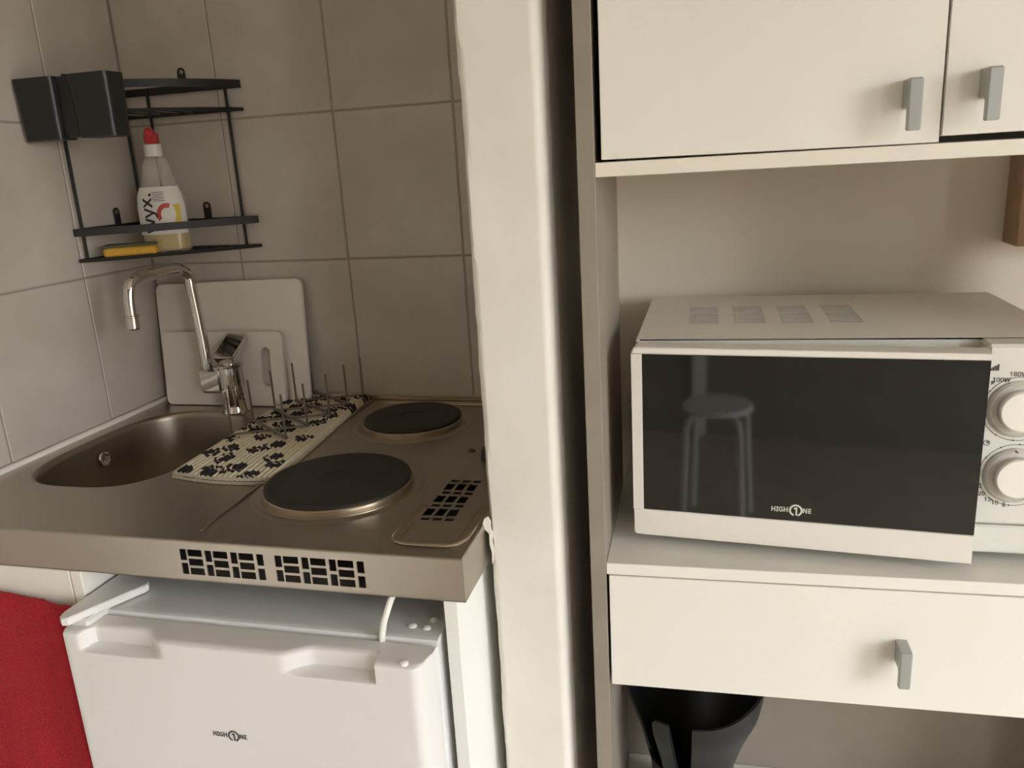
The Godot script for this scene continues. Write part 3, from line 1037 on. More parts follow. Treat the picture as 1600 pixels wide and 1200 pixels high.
	part("bridge", mb2, M.black_plastic, hd)
	mb2 = MB.new()
	mb2.tube([Vector3(-0.030, 0.085, -0.020), Vector3(-0.030, 0.096, -0.026), Vector3(-0.030, 0.097, -0.044), Vector3(-0.030, 0.083, -0.052)], 0.0025, 7)
	part("hook", mb2, M.black_metal, hd)
	# spray bottle standing in the lower tier
	var bt := thing("cleaner_bottle", "clear cleaner bottle with white label and red nozzle in corner rack", "bottle", Vector3(-0.672, 1.1895, -0.500), 0.3)
	bt.scale = Vector3(1.0, 1.07, 1.0)
	var mb := MB.new()
	mb.lathe(Vector3.ZERO, [Vector2(0, 0), Vector2(0.030, 0.0), Vector2(0.035, 0.004), Vector2(0.0355, 0.02), Vector2(0.036, 0.07), Vector2(0.034, 0.088), Vector2(0.028, 0.104), Vector2(0.0225, 0.116), Vector2(0.0205, 0.13), Vector2(0.0165, 0.144), Vector2(0.0125, 0.150)], 40, 1.15, 0.62)
	part("bottle_body", mb, M.clear, bt)
	mb = MB.new()
	mb.lathe(Vector3(0, 0.002, 0), [Vector2(0, 0), Vector2(0.030, 0.0), Vector2(0.0335, 0.004), Vector2(0.034, 0.026), Vector2(0, 0.027)], 36, 1.15, 0.6)
	part("liquid", mb, M.liquid, bt)
	# label wrapped on the front
	mb = MB.new()
	var prof := [Vector2(0.0366, 0.028), Vector2(0.0367, 0.05), Vector2(0.0367, 0.072), Vector2(0.0348, 0.088), Vector2(0.0295, 0.102)]
	for i in prof.size() - 1:
		for s in 24:
			var a0 := lerpf(0.32, PI - 0.32, s / 24.0)
			var a1 := lerpf(0.32, PI - 0.32, (s + 1) / 24.0)
			var F := func(a: float, p: Vector2) -> Vector3: return Vector3(cos(a) * p.x * 1.15, p.y, sin(a) * p.x * 0.62)
			mb.face([F.call(a0, prof[i]), F.call(a1, prof[i]), F.call(a1, prof[i + 1]), F.call(a0, prof[i + 1])], Vector3(0, 0, 1))
	var lb := part("label", mb, M.label_white, bt, 60.0)
	for dd in [0.0, 0.0006]:
		lettering("wyx.", 0.032, M.print_black, lb, Transform3D(Basis(Vector3.UP, -0.34) * Basis(Vector3(0, 0, 1), PI / 2), Vector3(-0.0188 + dd, 0.062 + dd, 0.0217 + dd * 0.35)), "lettering", false)
	for i in 6:
		mb = MB.new()
		mb.xf = Transform3D(Basis(Vector3.UP, 0.03), Vector3.ZERO)
		mb.box(Vector3(-0.008 + 0.001 * (i % 3), 0.0935 - i * 0.0027, 0.0213 + i * 0.0003), Vector3(0.011 + 0.0015 * (i % 2), 0.0943 - i * 0.0027, 0.0219 + i * 0.0003))
		part("print_line", mb, M.print_dark, lb)
	mb = MB.new()
	var ac := Vector3(0.014, 0.058, 0.0)
	for i in 20:
		var a0 := lerpf(1.2, PI + 0.5, i / 20.0)
		var a1 := lerpf(1.2, PI + 0.5, (i + 1) / 20.0)
		var F := func(a: float, r: float) -> Vector3:
			var q: Vector3 = ac + Vector3(cos(a) * r, sin(a) * r * 1.05, 0)
			q.z = 0.62 * 0.0367 * sqrt(max(0.0, 1.0 - pow(q.x / (0.0367 * 1.15), 2))) + 0.0006
			return q
		mb.face([F.call(a0, 0.0105), F.call(a1, 0.0105), F.call(a1, 0.0175), F.call(a0, 0.0175)], Vector3(0, 0, 1))
	part("red_arc", mb, M.label_red, lb)
	mb = MB.new()
	for i in 8:
		var ya := 0.046 + i * 0.0035
		var xb := 0.024 + 0.003 * sin(i * 0.45)
		var Z := func(x: float) -> float: return 0.62 * 0.0367 * sqrt(max(0.0, 1.0 - pow(x / (0.0367 * 1.15), 2))) + 0.0005
		mb.face([Vector3(xb, ya, Z.call(xb)), Vector3(0.0335, ya, Z.call(0.0335)), Vector3(0.0335, ya + 0.0035, Z.call(0.0335)), Vector3(xb, ya + 0.0035, Z.call(xb))], Vector3(0, 0, 1))
	part("yellow_patch", mb, M.yellow, lb)
	mb = MB.new()
	mb.lathe(Vector3.ZERO, [Vector2(0.0125, 0.148), Vector2(0.0145, 0.1485), Vector2(0.0145, 0.166), Vector2(0.013, 0.1675), Vector2(0, 0.1675)], 28)
	part("collar", mb, M.label_white, bt, 35.0)
	mb = MB.new()
	mb.box(Vector3(-0.010, 0.167, -0.012), Vector3(0.010, 0.186, 0.012), 0.004)
	mb.box(Vector3(-0.0065, 0.176, -0.004), Vector3(0.0065, 0.192, 0.016), 0.004)
	part("nozzle", mb, M.red, bt)
	# sponge beside it
	mb = MB.new()
	mb.box(Vector3(-0.042, 0.0, -0.022), Vector3(0.042, 0.014, 0.022), 0.003)
	var sp := thing("kitchen_sponge", "yellow sponge with dark scouring side in the corner rack", "sponge", Vector3(-0.714, 1.1892, -0.457), 0.55)
	part("foam", mb, M.sponge, sp)
	mb = MB.new()
	mb.box(Vector3(-0.042, 0.014, -0.022), Vector3(0.042, 0.019, 0.022), 0.0015)
	part("scouring_pad", mb, M.scour, sp)

# ---------------------------------------------------------------- tap, boards, mat, plate rack
func worktop_things() -> void:
	# tap
	var c := Vector3(-0.580, TOP, -0.490)
	var k := thing("mixer_tap", "chrome mixer tap with bent swivel spout over the sink", "tap", c)
	var mb := MB.new()
	mb.lathe(Vector3.ZERO, [Vector2(0, 0), Vector2(0.0255, 0.0), Vector2(0.0255, 0.004), Vector2(0.024, 0.008), Vector2(0.0225, 0.02), Vector2(0.0205, 0.083), Vector2(0.024, 0.085), Vector2(0.024, 0.088), Vector2(0.018, 0.089), Vector2(0, 0.089)], 32)
	part("body", mb, M.chrome, k, 35.0)
	# outlet block on the left side
	mb = MB.new()
	mb.box(Vector3(-0.060, 0.036, -0.012), Vector3(-0.012, 0.083, 0.016), 0.006)
	part("outlet_block", mb, M.chrome, k)
	# lever head
	mb = MB.new()
	mb.lathe(Vector3(0, 0.088, 0), [Vector2(0.0135, 0), Vector2(0.0135, 0.014), Vector2(0.010, 0.018), Vector2(0, 0.018)], 28)
	var lev := MB.new()
	lev.xf = Transform3D(Basis(Vector3(1, 0, 0), 0.50), Vector3(0, 0.104, 0.0))
	lev.prism(PackedVector2Array([Vector2(-0.016, -0.006), Vector2(0.016, -0.006), Vector2(0.020, 0.006), Vector2(0.019, 0.011), Vector2(-0.019, 0.011), Vector2(-0.020, 0.006)]), -0.048, 0.018, 0.003)
	mb.v.append_array(lev.v)
	mb.t.append_array(lev.t)
	part("lever", mb, M.chrome, k)
	# spout
	var key := [Vector3(-0.044, 0.078, 0.004), Vector3(-0.046, 0.14, 0.004), Vector3(-0.050, 0.225, 0.005)]
	var dirh := Vector3(-0.66, 1.155, -0.365) - (c + Vector3(-0.052, 0.26, 0.006))
	var P0 := Vector3(-0.052, 0.262, 0.006)
	var P1 := P0 + Vector3(dirh.x, -0.002, dirh.z)
	key.append(Vector3(-0.051, 0.245, 0.005))
	key.append(P0.lerp(P1, 0.10) + Vector3(0, -0.003, 0))
	key.append(P0.lerp(P1, 0.22) + Vector3(0, 0.001, 0))
	key.append(P0.lerp(P1, 0.55))
	key.append(P0.lerp(P1, 0.80) + Vector3(0, -0.002, 0))
	key.append(P0.lerp(P1, 0.95) + Vector3(0, -0.012, 0))
	key.append(P1 + Vector3(0, -0.035, 0))
	key.append(P1 + Vector3(0.0, -0.062, 0.002))
	var cv := Curve3D.new()
	cv.bake_interval = 0.004
	for i in key.size():
		var d: Vector3 = (key[min(i + 1, key.size() - 1)] - key[max(i - 1, 0)]) / 6.5
		cv.add_point(key[i], -d, d)
	var pts := []
	for i in 61: pts.append(cv.sample_baked(cv.get_baked_length() * i / 60.0))
	mb = MB.new()
	mb.tube(pts, 0.0098, 18)
	part("spout", mb, M.chrome, k)
	var e: Vector3 = P1 + Vector3(0.0, -0.062, 0.002)
	mb = MB.new()
	mb.lathe(e, [Vector2(0.0098, 0.003), Vector2(0.0128, 0.002), Vector2(0.0128, 0.0), Vector2(0.0115, -0.001), Vector2(0.0118, -0.018), Vector2(0.0095, -0.021), Vector2(0, -0.021)], 24)
	part("aerator", mb, M.chrome, k, 35.0)
	# chopping boards leaning at the back
	var lean := -0.12
	mb = MB.new()
	mb.prism(rrect(-0.152, 0.0, 0.152, 0.222, 0.014), -0.004, 0.004, 0.0015)
	var b1 := part("chopping_board", mb, M.board, self)
	b1.transform = Transform3D(Basis(Vector3.RIGHT, lean) * Basis(Vector3(0, 0, 1), 0.02), Vector3(-0.609, TOP + 0.0042, -0.541))
	tag(b1, "large off-white plastic chopping board leaning against the back wall", "chopping board", "chopping boards")
	var cs := CSGCombiner3D.new()
	cs.name = numbered("chopping_board")
	add_child(cs)
	var cp := CSGPolygon3D.new()
	cp.polygon = rrect(-0.124, 0.0, 0.124, 0.136, 0.010)
	cp.depth = 0.007
	cs.add_child(cp)
	var ch := CSGPolygon3D.new()
	ch.polygon = rrect(0.080, 0.036, 0.099, 0.108, 0.0094)
	ch.depth = 0.02
	ch.position.z = 0.005
	ch.operation = CSGShape3D.OPERATION_SUBTRACTION
	cs.add_child(ch)
	cs.material_override = M.board
	cp.material = M.board
	ch.material = M.board
	cs.transform = Transform3D(Basis(Vector3.RIGHT, lean), Vector3(-0.622, TOP + 0.0018, -0.5195))
	tag(cs, "small off-white chopping board with slot handle behind the tap", "chopping board", "chopping boards")
	# ribbed folded mat
	var FL := Vector2(-0.486, -0.178)
	var FR := Vector2(-0.322, -0.170)
	var BR := Vector2(-0.358, -0.572)
	var BL := Vector2(-0.507, -0.566)
	mb = MB.new()
	var nu := 220
	var nv := 24
	var ribs := 20.0
	var topg := []
	for j in nv + 1:
		var v := float(j) / nv
		var row := []
		for i in nu + 1:
			var u := float(i) / nu
			var q := FL.lerp(FR, u).lerp(BL.lerp(BR, u), v)
			var edge: float = min(1.0, min(u, 1.0 - u) / 0.035)
			var y := TOP + 0.0018 + (0.0098 * sqrt(max(0.0, 1.0 - (1.0 - edge) * (1.0 - edge)))) + 0.0011 * sin(u * ribs * TAU)
			var fr := 0.010 * sin(u * PI) * (1.0 - v)
			row.append(Vector3(q.x, y, q.y + fr))
		topg.append(row)
	for j in nv:
		for i in nu:
			var u0 := float(i) / nu
			var u1 := float(i + 1) / nu
			var v0 := float(j) / nv
			var v1 := float(j + 1) / nv
			mb.quad_uv(topg[j][i], topg[j + 1][i], topg[j + 1][i + 1], topg[j][i + 1], Vector2(u0, v0), Vector2(u0, v1), Vector2(u1, v1), Vector2(u1, v0))
	var mt := thing("drying_mat", "folded cream ribbed drying mat with black blotch print beside sink", "mat", Vector3(-0.42, TOP, -0.37))
	var tm := MB.new()
	for q in mb.v: tm.v.append(q - mt.position)
	tm.t = mb.t
	# front end: two layers with a dark slit between
	for i in nu:
		var a: Vector3 = topg[0][i] - mt.position
		var b: Vector3 = topg[0][i + 1] - mt.position
		var ha := a.y
		var hb := b.y
		var mid := 0.52
		tm.face([a, b, Vector3(b.x, hb * mid + 0.0007, b.z + 0.0006), Vector3(a.x, ha * mid + 0.0007, a.z + 0.0006)], Vector3(0, 0, 1))
		tm.face([Vector3(a.x, ha * mid + 0.0007, a.z), Vector3(b.x, hb * mid + 0.0007, b.z), Vector3(b.x, hb * mid - 0.0004, b.z - 0.003), Vector3(a.x, ha * mid - 0.0004, a.z - 0.003)], Vector3(0, -1, 1))
		tm.face([Vector3(a.x, ha * mid - 0.0006, a.z - 0.003), Vector3(b.x, hb * mid - 0.0006, b.z - 0.003), Vector3(b.x, hb * mid - 0.0006, b.z + 0.0012), Vector3(a.x, ha * mid - 0.0006, a.z + 0.0012)], Vector3(0, 1, 0))
		tm.face([Vector3(a.x, ha * mid - 0.0006, a.z + 0.0012), Vector3(b.x, hb * mid - 0.0006, b.z + 0.0012), Vector3(b.x, 0.0006, b.z), Vector3(a.x, 0.0006, a.z)], Vector3(0, 0, 1))
		var A: Vector3 = topg[nv][i] - mt.position
		var B: Vector3 = topg[nv][i + 1] - mt.position
		tm.face([A, B, Vector3(B.x, 0.0006, B.z), Vector3(A.x, 0.0006, A.z)], Vector3(0, 0, -1))
	for j in nv:
		for i in [0, nu]:
			var a: Vector3 = topg[j][i] - mt.position
			var b: Vector3 = topg[j + 1][i] - mt.position
			tm.face([a, b, Vector3(b.x, 0.0006, b.z), Vector3(a.x, 0.0006, a.z)], Vector3(-1 if i == 0 else 1, 0, 0))
	part("cloth", tm, M.mat_print, mt, 60.0)
	# folding lattice plate rack
	var L := [Vector2(-0.483, -0.325), Vector2(-0.487, -0.394), Vector2(-0.481, -0.455), Vector2(-0.470, -0.510), Vector2(-0.466, -0.566)]
	var Rr := [Vector2(-0.382, -0.315), Vector2(-0.378, -0.377), Vector2(-0.370, -0.439), Vector2(-0.365, -0.498), Vector2(-0.362, -0.558)]
	var by := TOP + 0.0140
	var pr := thing("plate_rack", "grey metal lattice plate rack with ten upright pins on mat", "plate rack", Vector3(-0.42, by, -0.44))
	var o := -pr.position
	for i in 5:
		for side in [L, Rr]:
			mb = MB.new()
			mb.xf = Transform3D(Basis(), o)
			var q: Vector2 = side[i]
			mb.tube([Vector3(q.x, by + 0.0005, q.y), Vector3(q.x, by + 0.071, q.y)], 0.0018, 8)
			part("pin", mb, M.wire, pr)
	for i in 4:
		strip(pr, o, L[i], Rr[i + 1], by + 0.0003)
		strip(pr, o, Rr[i], L[i + 1], by + 0.0022)

func strip(parent: Node, o: Vector3, a: Vector2, b: Vector2, y: float) -> void:
	var mb := MB.new()
	var d := (b - a)
	var ang := atan2(-d.y, d.x)
	var m := (a + b) / 2
	mb.xf = Transform3D(Basis(Vector3.UP, ang), o + Vector3(m.x, y, m.y))
	mb.box(Vector3(-d.length() / 2 - 0.003, 0, -0.0034), Vector3(d.length() / 2 + 0.003, 0.0018, 0.0034), 0.0005)
	part("lattice_strip", mb, M.wire, parent)

# ---------------------------------------------------------------- shelf unit (local frame: x from its left face, z out of its front)
func cab(p: Vector3) -> Vector3:
	return CAB + Vector3(p.x, p.y, p.z).rotated(Vector3.UP, CAB_TURN)

func handle(parent: Node, at: Vector3) -> void:
	# at = middle of the top of the handle on the door face
	var mb := MB.new()
	mb.xf = Transform3D(Basis(Vector3.UP, -PI / 2), at + Vector3(0.0058, 0, 0))
	# prism runs along its z; its x axis becomes the outward direction
	mb.prism(PackedVector2Array([Vector2(0, 0.0), Vector2(0.023, 0.0), Vector2(0.025, -0.0015), Vector2(0.025, -0.0425), Vector2(0.0240, -0.044), Vector2(0.0185, -0.044), Vector2(0.0175, -0.043), Vector2(0.0173, -0.0275), Vector2(0.0150, -0.0250), Vector2(0, -0.0250)]), 0.0, 0.0116, 0.0012)
	part("handle", mb, M.handle, parent)

func shelf_unit() -> void:
	var W := 0.658
	var u := thing("shelf_unit", "grey-beige sided shelf unit with a niche for the microwave", "shelf unit", CAB, CAB_TURN)
	var mb := MB.new()
	mb.box(Vector3(0.0, 0.0, -0.232), Vector3(0.0175, 2.05, 0.0), 0.0006)
	part("side_panel", mb, M.greige, u)
	mb = MB.new()
	mb.box(Vector3(W - 0.0175, 0.0, -0.232), Vector3(W, 2.05, 0.0), 0.0006)
	part("side_panel", mb, M.greige, u)
	mb = MB.new()
	mb.box(Vector3(0.0178, 1.2845, -0.232), Vector3(W - 0.0178, 1.2985, 0.0), 0.0006)
	part("upper_shelf", mb, M.laminate_edge, u)
	mb = MB.new()
	mb.box(Vector3(0.0178, 0.8500, -0.390), Vector3(W - 0.0178, 0.8640, 0.0), 0.0006)
	part("lower_shelf", mb, M.laminate, u)
	mb = MB.new()
	mb.box(Vector3(0.0178, 0.405, -0.232), Vector3(W - 0.0178, 0.420, -0.004), 0.0006)
	part("bottom_shelf", mb, M.laminate, u)
	mb = MB.new()
	mb.box(Vector3(0.0005, 0.30, -0.240), Vector3(W - 0.0005, 0.70, -0.2325))
	part("back_panel", mb, M.greige, u)
	mb = MB.new()
	mb.box(Vector3(0.0178, 2.03, -0.232), Vector3(W - 0.0178, 2.045, 0.0), 0.0006)
	part("top_board", mb, M.laminate, u)
	mb = MB.new()
	mb.box(Vector3(0.0178, 1.2986, -0.232), Vector3(W - 0.0178, 2.03, -0.226))
	part("cupboard_back", mb, M.laminate, u)
	# two cupboard doors
	mb = MB.new()
	mb.prism(PackedVector2Array([Vector2(0.0240, 1.3008), Vector2(0.3278, 1.2992), Vector2(0.3270, 2.025), Vector2(0.0250, 2.025)]), -0.018, -0.001, 0.0007)
	var d1 := part("door", mb, M.laminate, u)
	handle(d1, Vector3(0.3005, 1.3545, -0.001))
	mb = MB.new()
	mb.prism(PackedVector2Array([Vector2(0.3300, 1.3044), Vector2(0.6350, 1.3060), Vector2(0.6350, 2.025), Vector2(0.3292, 2.025)]), -0.018, -0.001, 0.0007)
	var d2 := part("door", mb, M.laminate, u)
	handle(d2, Vector3(0.3625, 1.3590, -0.001))
	# drawer
	mb = MB.new()
	mb.box(Vector3(0.0205, 0.7080, -0.016), Vector3(W - 0.0205, 0.8490, 0.001), 0.0007)
	var dr := part("drawer", mb, M.laminate, u)
	handle(dr, Vector3(0.3290, 0.7925, 0.001))
	mb = MB.new()
	mb.box(Vector3(0.028, 0.718, -0.225), Vector3(W - 0.028, 0.845, -0.0162))
	part("drawer_box", mb, M.white_board, dr)
	# brown block on the back wall at the right
	mb = MB.new()
	mb.box(Vector3(0, 0, 0), Vector3(0.10, 0.14, 0.055), 0.002)
	var bk := part("wall_block", mb, M.brown, self)
	bk.position = Vector3(0.632, 1.162, ZN + 0.0005)
	tag(bk, "brown block on the wall above the microwave at right edge", "block")

# ---------------------------------------------------------------- microwave
func microwave() -> void:
	var W := 0.4392
	var y0 := 0.8757
	var H := 0.2275
	var D := 0.3144
	var T := 0.0322
	var Wd := 0.3492
	var k := thing("microwave_oven", "white microwave oven with black glass door left ajar", "microwave", Vector3(0.1709, 0.8641, -0.1301), 0.0112)
	var b := y0 - 0.8641
	var t := b + H
	var mb := MB.new()
	# casing with grille openings in the top
	mb.box(Vector3(0.0, b, -D), Vector3(0.004, t, -T), 0.001)
	mb.box(Vector3(W - 0.004, b, -D), Vector3(W, t, -T), 0.001)
	mb.box(Vector3(0.004, b, -D), Vector3(W - 0.004, b + 0.004, -T))
	mb.box(Vector3(0.004, b + 0.004, -D), Vector3(W - 0.004, t - 0.004, -D + 0.004))
	var slots := []
	var us := [0.0035, W - 0.0035]
	var ws := [-D + 0.0035, -T + 0.002]
	for g in 4:
		var xa := 0.0555 + g * 0.0543
		us.append(xa); us.append(xa + 0.0362)
		for r in 13:
			var za := -0.2285 + r * 0.0087
			slots.append([xa, xa + 0.0362, za, za + 0.0050])
			if g == 0:
				ws.append(za); ws.append(za + 0.0050)
	mb.slotted(Vector3(0, t, 0), Vector3(1, 0, 0), Vector3(0, 0, 1), Vector3.UP, us, ws, slots, 0.0004)
	for s in [[0.0035, 0.0], [W - 0.0035, W]]:
		mb.face([Vector3(s[0], t, -D + 0.0035), Vector3(s[0], t, -T), Vector3(s[1], t - 0.0035, -T), Vector3(s[1], t - 0.0035, -D + 0.0035)], Vector3(signf(s[1] - s[0]), 1, 0))
	mb.face([Vector3(0.0035, t, -D + 0.0035), Vector3(W - 0.0035, t, -D + 0.0035), Vector3(W - 0.0035, t - 0.0035, -D), Vector3(0.0035, t - 0.0035, -D)], Vector3(0, 1, -1))
	part("casing", mb, M.microwave, k)
	# oven front behind the door: frame round a dark cavity
	mb = MB.new()
	mb.slotted(Vector3(0, 0, -T), Vector3(1, 0, 0), Vector3(0, 1, 0), Vector3(0, 0, 1), [0.001, W - 0.001, 0.03, Wd - 0.03], [b, t - 0.002, b + 0.03, t - 0.03], [[0.03, Wd - 0.03, b + 0.03, t - 0.03]], 0.2)
	part("front_frame", mb, M.panel_face, k)
	mb = MB.new()
	mb.box(Vector3(0.025, b + 0.02, -D + 0.02), Vector3(Wd - 0.025, t - 0.02, -D + 0.03))
	part("cavity_back", mb, M.panel_face, k)
	# control panel
	mb = MB.new()
	mb.box(Vector3(Wd + 0.0015, b + 0.001, -T), Vector3(W, b + 0.0325, 0.0), 0.002)
	mb.box(Vector3(Wd + 0.0015, b + 0.0338, -T), Vector3(W, t - 0.0005, 0.0), 0.003)
	var pan := part("control_panel", mb, M.panel_face, k)
	var yl := -0.8641
	for e in [[Vector3(0.3835, 1.0365 + yl, 0), 0.034], [Vector3(0.3860, 0.9655 + yl, 0), 0.034]]:
		var c: Vector3 = e[0]
		mb = MB.new()
		mb.xf = Transform3D(Basis(Vector3.RIGHT, PI / 2), c)
		mb.lathe(Vector3.ZERO, [Vector2(0.0295, 0.0), Vector2(0.0295, 0.002), Vector2(0.0275, 0.0042), Vector2(0.0265, 0.0045), Vector2(0.0255, 0.003), Vector2(0.0215, 0.0045), Vector2(0.0205, 0.010), Vector2(0.0, 0.010)], 56)
		var kn := part("knob", mb, M.knob_ring, k, 35.0)
		mb = MB.new()
		mb.xf = Transform3D(Basis(Vector3.RIGHT, PI / 2), c)
		mb.lathe(Vector3.ZERO, [Vector2(0.0207, 0.0085), Vector2(0.0207, 0.0115), Vector2(0.0195, 0.0128), Vector2(0.0, 0.0128)], 56)
		part("knob_cap", mb, M.knob_face, kn, 35.0)
		# printed scale
		mb = MB.new()
		for i in 40:
			var a0 := lerpf(0.35, TAU - 1.2, i / 40.0) + 0.6
			var a1 := lerpf(0.35, TAU - 1.2, (i + 1) / 40.0) + 0.6
			var F := func(a: float, r: float) -> Vector3: return c + Vector3(cos(a) * r, sin(a) * r, 0.0003)
			mb.face([F.call(a0, 0.0331), F.call(a1, 0.0331), F.call(a1, 0.0337), F.call(a0, 0.0337)], Vector3(0, 0, 1))
		for i in 9:
			var a := 1.0 + i * 0.52
			var q := c + Vector3(cos(a), sin(a), 0) * 0.0334
			mb.box(q + Vector3(-0.0007, -0.0007, 0), q + Vector3(0.0007, 0.0007, 0.0004))
		part("scale_mark", mb, M.print_dark, pan)
	# pointer on the lower knob
	mb = MB.new()
	mb.tube([Vector3(0.3855, 0.9655 + yl + 0.0255, 0.0042), Vector3(0.3830, 0.9655 + yl + 0.0285, 0.0046)], 0.0006, 6)
	part("pointer", mb, M.print_dark, k)
	# printed symbols
	mb = MB.new()
	for i in 4:
		mb.box(Vector3(0.3535 + i * 0.0022, 1.0762 + yl, 0), Vector3(0.3551 + i * 0.0022, 1.0785 + yl + i * 0.0014, 0.0004))
	part("power_symbol", mb, M.print_dark, pan)
	mb = MB.new()
	for i in 3:
		mb.xf = Transform3D(Basis(Vector3(0, 0, 1), PI * i / 3.0), Vector3(0.3572, 1.0640 + yl, 0.0))
		mb.box(Vector3(-0.0022, -0.0003, 0), Vector3(0.0022, 0.0003, 0.0004))
	part("defrost_symbol", mb, M.print_dark, pan)
	mb = MB.new()
	for i in 20:
		var a0 := TAU * i / 20.0
		var a1 := TAU * (i + 1) / 20.0
		var c := Vector3(0.3572, 1.0000 + yl, 0.0003)
		mb.face([c + Vector3(cos(a0), sin(a0), 0) * 0.0024, c + Vector3(cos(a1), sin(a1), 0) * 0.0024, c + Vector3(cos(a1), sin(a1), 0) * 0.0031, c + Vector3(cos(a0), sin(a0), 0) * 0.0031], Vector3(0, 0, 1))
	mb.box(Vector3(0.3570, 0.9998 + yl, 0), Vector3(0.3592, 1.0016 + yl, 0.0004))
	part("timer_symbol", mb, M.print_dark, pan)
	var nums := [["100W", Vector2(0.3648, 1.0668)], ["180W", Vector2(0.3795, 1.0728)], ["30", Vector2(0.3530, 0.9530)], ["20", Vector2(0.3575, 0.9440)], ["15", Vector2(0.3635, 0.9380)], ["10", Vector2(0.3705, 0.9345)], ["8", Vector2(0.3790, 0.9325)]]
	for e in nums:
		lettering(e[0], 0.0024, M.print_dark, pan, Transform3D(Basis(), Vector3(e[1].x, e[1].y + yl, 0.0002)), "lettering", false)
	# feet
	for q in [Vector2(0.03, -0.06), Vector2(W - 0.03, -0.06), Vector2(0.03, -0.24), Vector2(W - 0.03, -0.24)]:
		mb = MB.new()
		mb.lathe(Vector3(q.x, 0, q.y), [Vector2(0, 0.0), Vector2(0.010, 0.0), Vector2(0.011, 0.002), Vector2(0.012, b + 0.001)], 16)
		part("foot", mb, M.dark_plastic, k)
	# door, hinged at the left, slightly open
	var A := -0.0889
	var dxf := Transform3D(Basis(Vector3.UP, A), Vector3(0, 0, -T))
	var db := 0.8776 - 0.8641
	var dtp := t - 0.002
	var gx0 := 0.0118
	var gx1 := 0.3484
	var gy0 := 0.9100 - 0.8641
	var gy1 := 1.0935 - 0.8641
	mb = MB.new()
	mb.xf = dxf
	# frame as four mitred bars around the glass, back plate behind it
	mb.prism(PackedVector2Array([Vector2(0.0045, db), Vector2(Wd, db), Vector2(Wd, gy0), Vector2(gx0, gy0), Vector2(0.0, gy0), Vector2(0.0, db + 0.0045), Vector2(0.0013, db + 0.0013)]), 0.006, T, 0.0014)
	mb.prism(PackedVector2Array([Vector2(0.0, gy0), Vector2(gx0, gy0), Vector2(gx0, gy1), Vector2(0.0, gy1)]), 0.006, T, 0.0)
	mb.prism(PackedVector2Array([Vector2(0.0, gy1), Vector2(gx0, gy1), Vector2(Wd, gy1), Vector2(Wd, dtp), Vector2(0.006, dtp), Vector2(0.0018, dtp - 0.0018), Vector2(0.0, dtp - 0.006)]), 0.006, T, 0.0014)
	mb.box(Vector3(0.012, db + 0.012, 0.0), Vector3(Wd - 0.006, dtp - 0.010, 0.0062), 0.001)
	var dr := part("door", mb, M.microwave, k)
	mb = MB.new()
	mb.xf = dxf
	mb.box(Vector3(gx0, gy0, 0.008), Vector3(gx1 + 0.0006, gy1, T - 0.0006), 0.0004)
	part("glass", mb, M.glass_dark, dr)
	logo_on(dr, dxf, Vector3(0.1715, 0.9228 - 0.8641, T - 0.0002), 0.0117, M.print_light)

func figure_one(parent: Node, xf: Transform3D, s: float, m: Material) -> void:
	var mb := MB.new()
	mb.xf = xf
	mb.prism(PackedVector2Array([Vector2(-0.02, -0.50) * s, Vector2(0.13, -0.50) * s, Vector2(0.13, 0.30) * s, Vector2(-0.01, 0.30) * s, Vector2(-0.20, 0.20) * s, Vector2(-0.16, 0.08) * s, Vector2(-0.02, 0.13) * s]), 0.0, 0.0003)
	part("lettering", mb, m, parent)

func logo_on(parent: Node, xf: Transform3D, at: Vector3, s: float, m: Material) -> void:
	lettering("HIGH", s * 0.62, m, parent, xf * Transform3D(Basis(), at + Vector3(-s * 0.98, 0, 0)))
	lettering("NE", s * 0.62, m, parent, xf * Transform3D(Basis(), at + Vector3(s * 1.42, 0, 0)))
	figure_one(parent, xf * Transform3D(Basis(), at + Vector3(s * 0.46, 0, 0)), s, m)
	var mb := MB.new()
	mb.xf = xf
	for i in 40:
		var a0 := lerpf(-PI / 2 + 0.35, PI * 1.5 - 0.35, i / 40.0)
		var a1 := lerpf(-PI / 2 + 0.35, PI * 1.5 - 0.35, (i + 1) / 40.0)
		var c := at + Vector3(s * 0.46, 0, 0.0002)
		var r0 := s * 0.42
		var r1 := s * 0.60
		mb.face([c + Vector3(cos(a0), sin(a0), 0) * r0, c + Vector3(cos(a1), sin(a1), 0) * r0, c + Vector3(cos(a1), sin(a1), 0) * r1, c + Vector3(cos(a0), sin(a0), 0) * r1], Vector3(0, 0, 1))
	part("ring_mark", mb, m, parent)

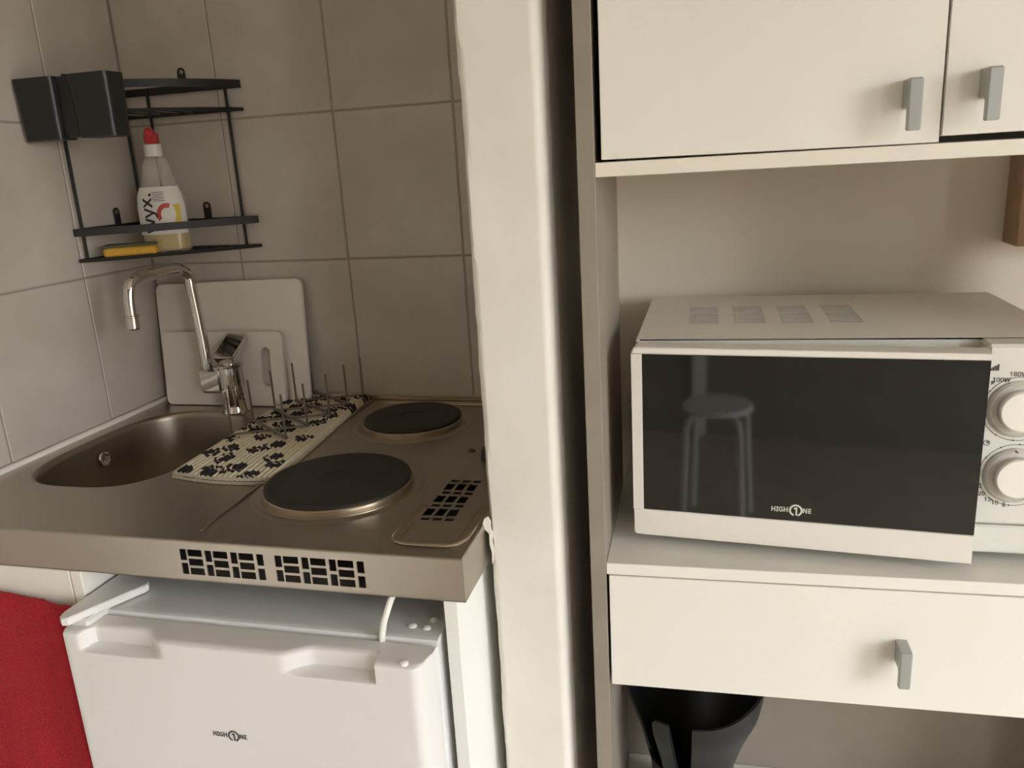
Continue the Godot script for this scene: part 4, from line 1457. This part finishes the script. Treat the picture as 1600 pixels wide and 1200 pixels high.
# ---------------------------------------------------------------- black tub under the drawer
func bin() -> void:
	var c := Vector3(0.112, 0.4205, -0.118)
	var k := thing("storage_tub", "black plastic tub with scooped rim under the cream drawer", "tub", cab(c), CAB_TURN)
	var seg := 120
	var rows := 22
	var outer := []
	var inner := []
	for s in seg:
		var a := TAU * s / seg
		var col := []
		var coli := []
		var ym := tub_rim(a)
		for j in rows + 1:
			var y := ym * j / rows
			var r := tub_r(y)
			col.append(Vector3(cos(a) * r, y, sin(a) * r * 1.02))
			coli.append(Vector3(cos(a) * (r - 0.0035), max(y, 0.004), sin(a) * (r - 0.0035) * 1.02))
		outer.append(col)
		inner.append(coli)
	var mb := MB.new()
	for s in seg:
		var s2 := (s + 1) % seg
		var a := TAU * (s + 0.5) / seg
		var n := Vector3(cos(a), 0, sin(a))
		for j in rows:
			mb.face([outer[s][j], outer[s2][j], outer[s2][j + 1], outer[s][j + 1]], n)
			mb.face([inner[s][j], inner[s2][j], inner[s2][j + 1], inner[s][j + 1]], -n)
		mb.face([outer[s][rows], outer[s2][rows], inner[s2][rows], inner[s][rows]], Vector3.UP)
		mb.face([outer[s][0], outer[s2][0], Vector3.ZERO], Vector3.DOWN)
		mb.face([inner[s][0], inner[s2][0], Vector3(0, 0.004, 0)], Vector3.UP)
	part("shell", mb, M.black_plastic, k, 50.0)
	for i in 9:
		var a := -PI / 2 - 0.35 + i * 0.13
		var y := 0.222 - 0.0 * i
		var r := tub_r(y) - 0.0034
		mb = MB.new()
		mb.xf = Transform3D(Basis(Vector3.UP, -a + PI / 2) * Basis(Vector3.RIGHT, -PI / 2), Vector3(cos(a) * r, y, sin(a) * r * 1.02))
		mb.lathe(Vector3.ZERO, [Vector2(0.0, 0.0008), Vector2(0.0014, 0.0006), Vector2(0.002, 0.0)], 10)
		part("rivet", mb, M.wire, k)

func tub_r(y: float) -> float:
	if y < 0.103: return lerpf(0.046, 0.055, y / 0.103)
	if y < 0.144: return lerpf(0.055, 0.068, (y - 0.103) / 0.041)
	if y < 0.185: return lerpf(0.068, 0.0855, (y - 0.144) / 0.041)
	return lerpf(0.0855, 0.0915, clampf((y - 0.185) / 0.031, 0.0, 1.0))

func tub_rim(a: float) -> float:
	# lower in front (a = PI/2), with a slit beside a post and a cut-away left side; the back stands high
	var d := wrapf(a - PI / 2, -PI, PI)      # negative = right side
	var low := 0.212 + 0.012 * smoothstep(-0.2, -1.2, d)
	low -= 0.16 * smoothstep(0.02, 0.07, d) * (1.0 - smoothstep(0.24, 0.30, d))
	low -= 0.10 * smoothstep(0.56, 0.66, d)
	return lerpf(0.275, low, smoothstep(-1.75, -1.35, d) * smoothstep(2.0, 1.4, d))

# ---------------------------------------------------------------- stool in the room, mirrored by the microwave door
func stool() -> void:
	var k := thing("round_stool", "white round stool with tubular legs mirrored in the microwave door", "stool", Vector3(-0.045, 0, 1.80))
	var mb := MB.new()
	mb.lathe(Vector3(0, 0.43, 0), [Vector2(0, 0), Vector2(0.115, 0), Vector2(0.120, 0.004), Vector2(0.120, 0.016), Vector2(0.115, 0.021), Vector2(0, 0.021)], 48)
	part("seat", mb, M.window_white, k)
	for i in 4:
		var a := PI / 4 + i * PI / 2
		var d := Vector3(cos(a), 0, sin(a))
		mb = MB.new()
		mb.tube([d * 0.06 + Vector3(0, 0.422, 0), d * 0.10 + Vector3(0, 0.420, 0), d * 0.120 + Vector3(0, 0.405, 0), d * 0.128 + Vector3(0, 0.37, 0), d * 0.148 + Vector3(0, 0.006, 0)], 0.0105, 12)
		part("leg", mb, M.window_white, k)
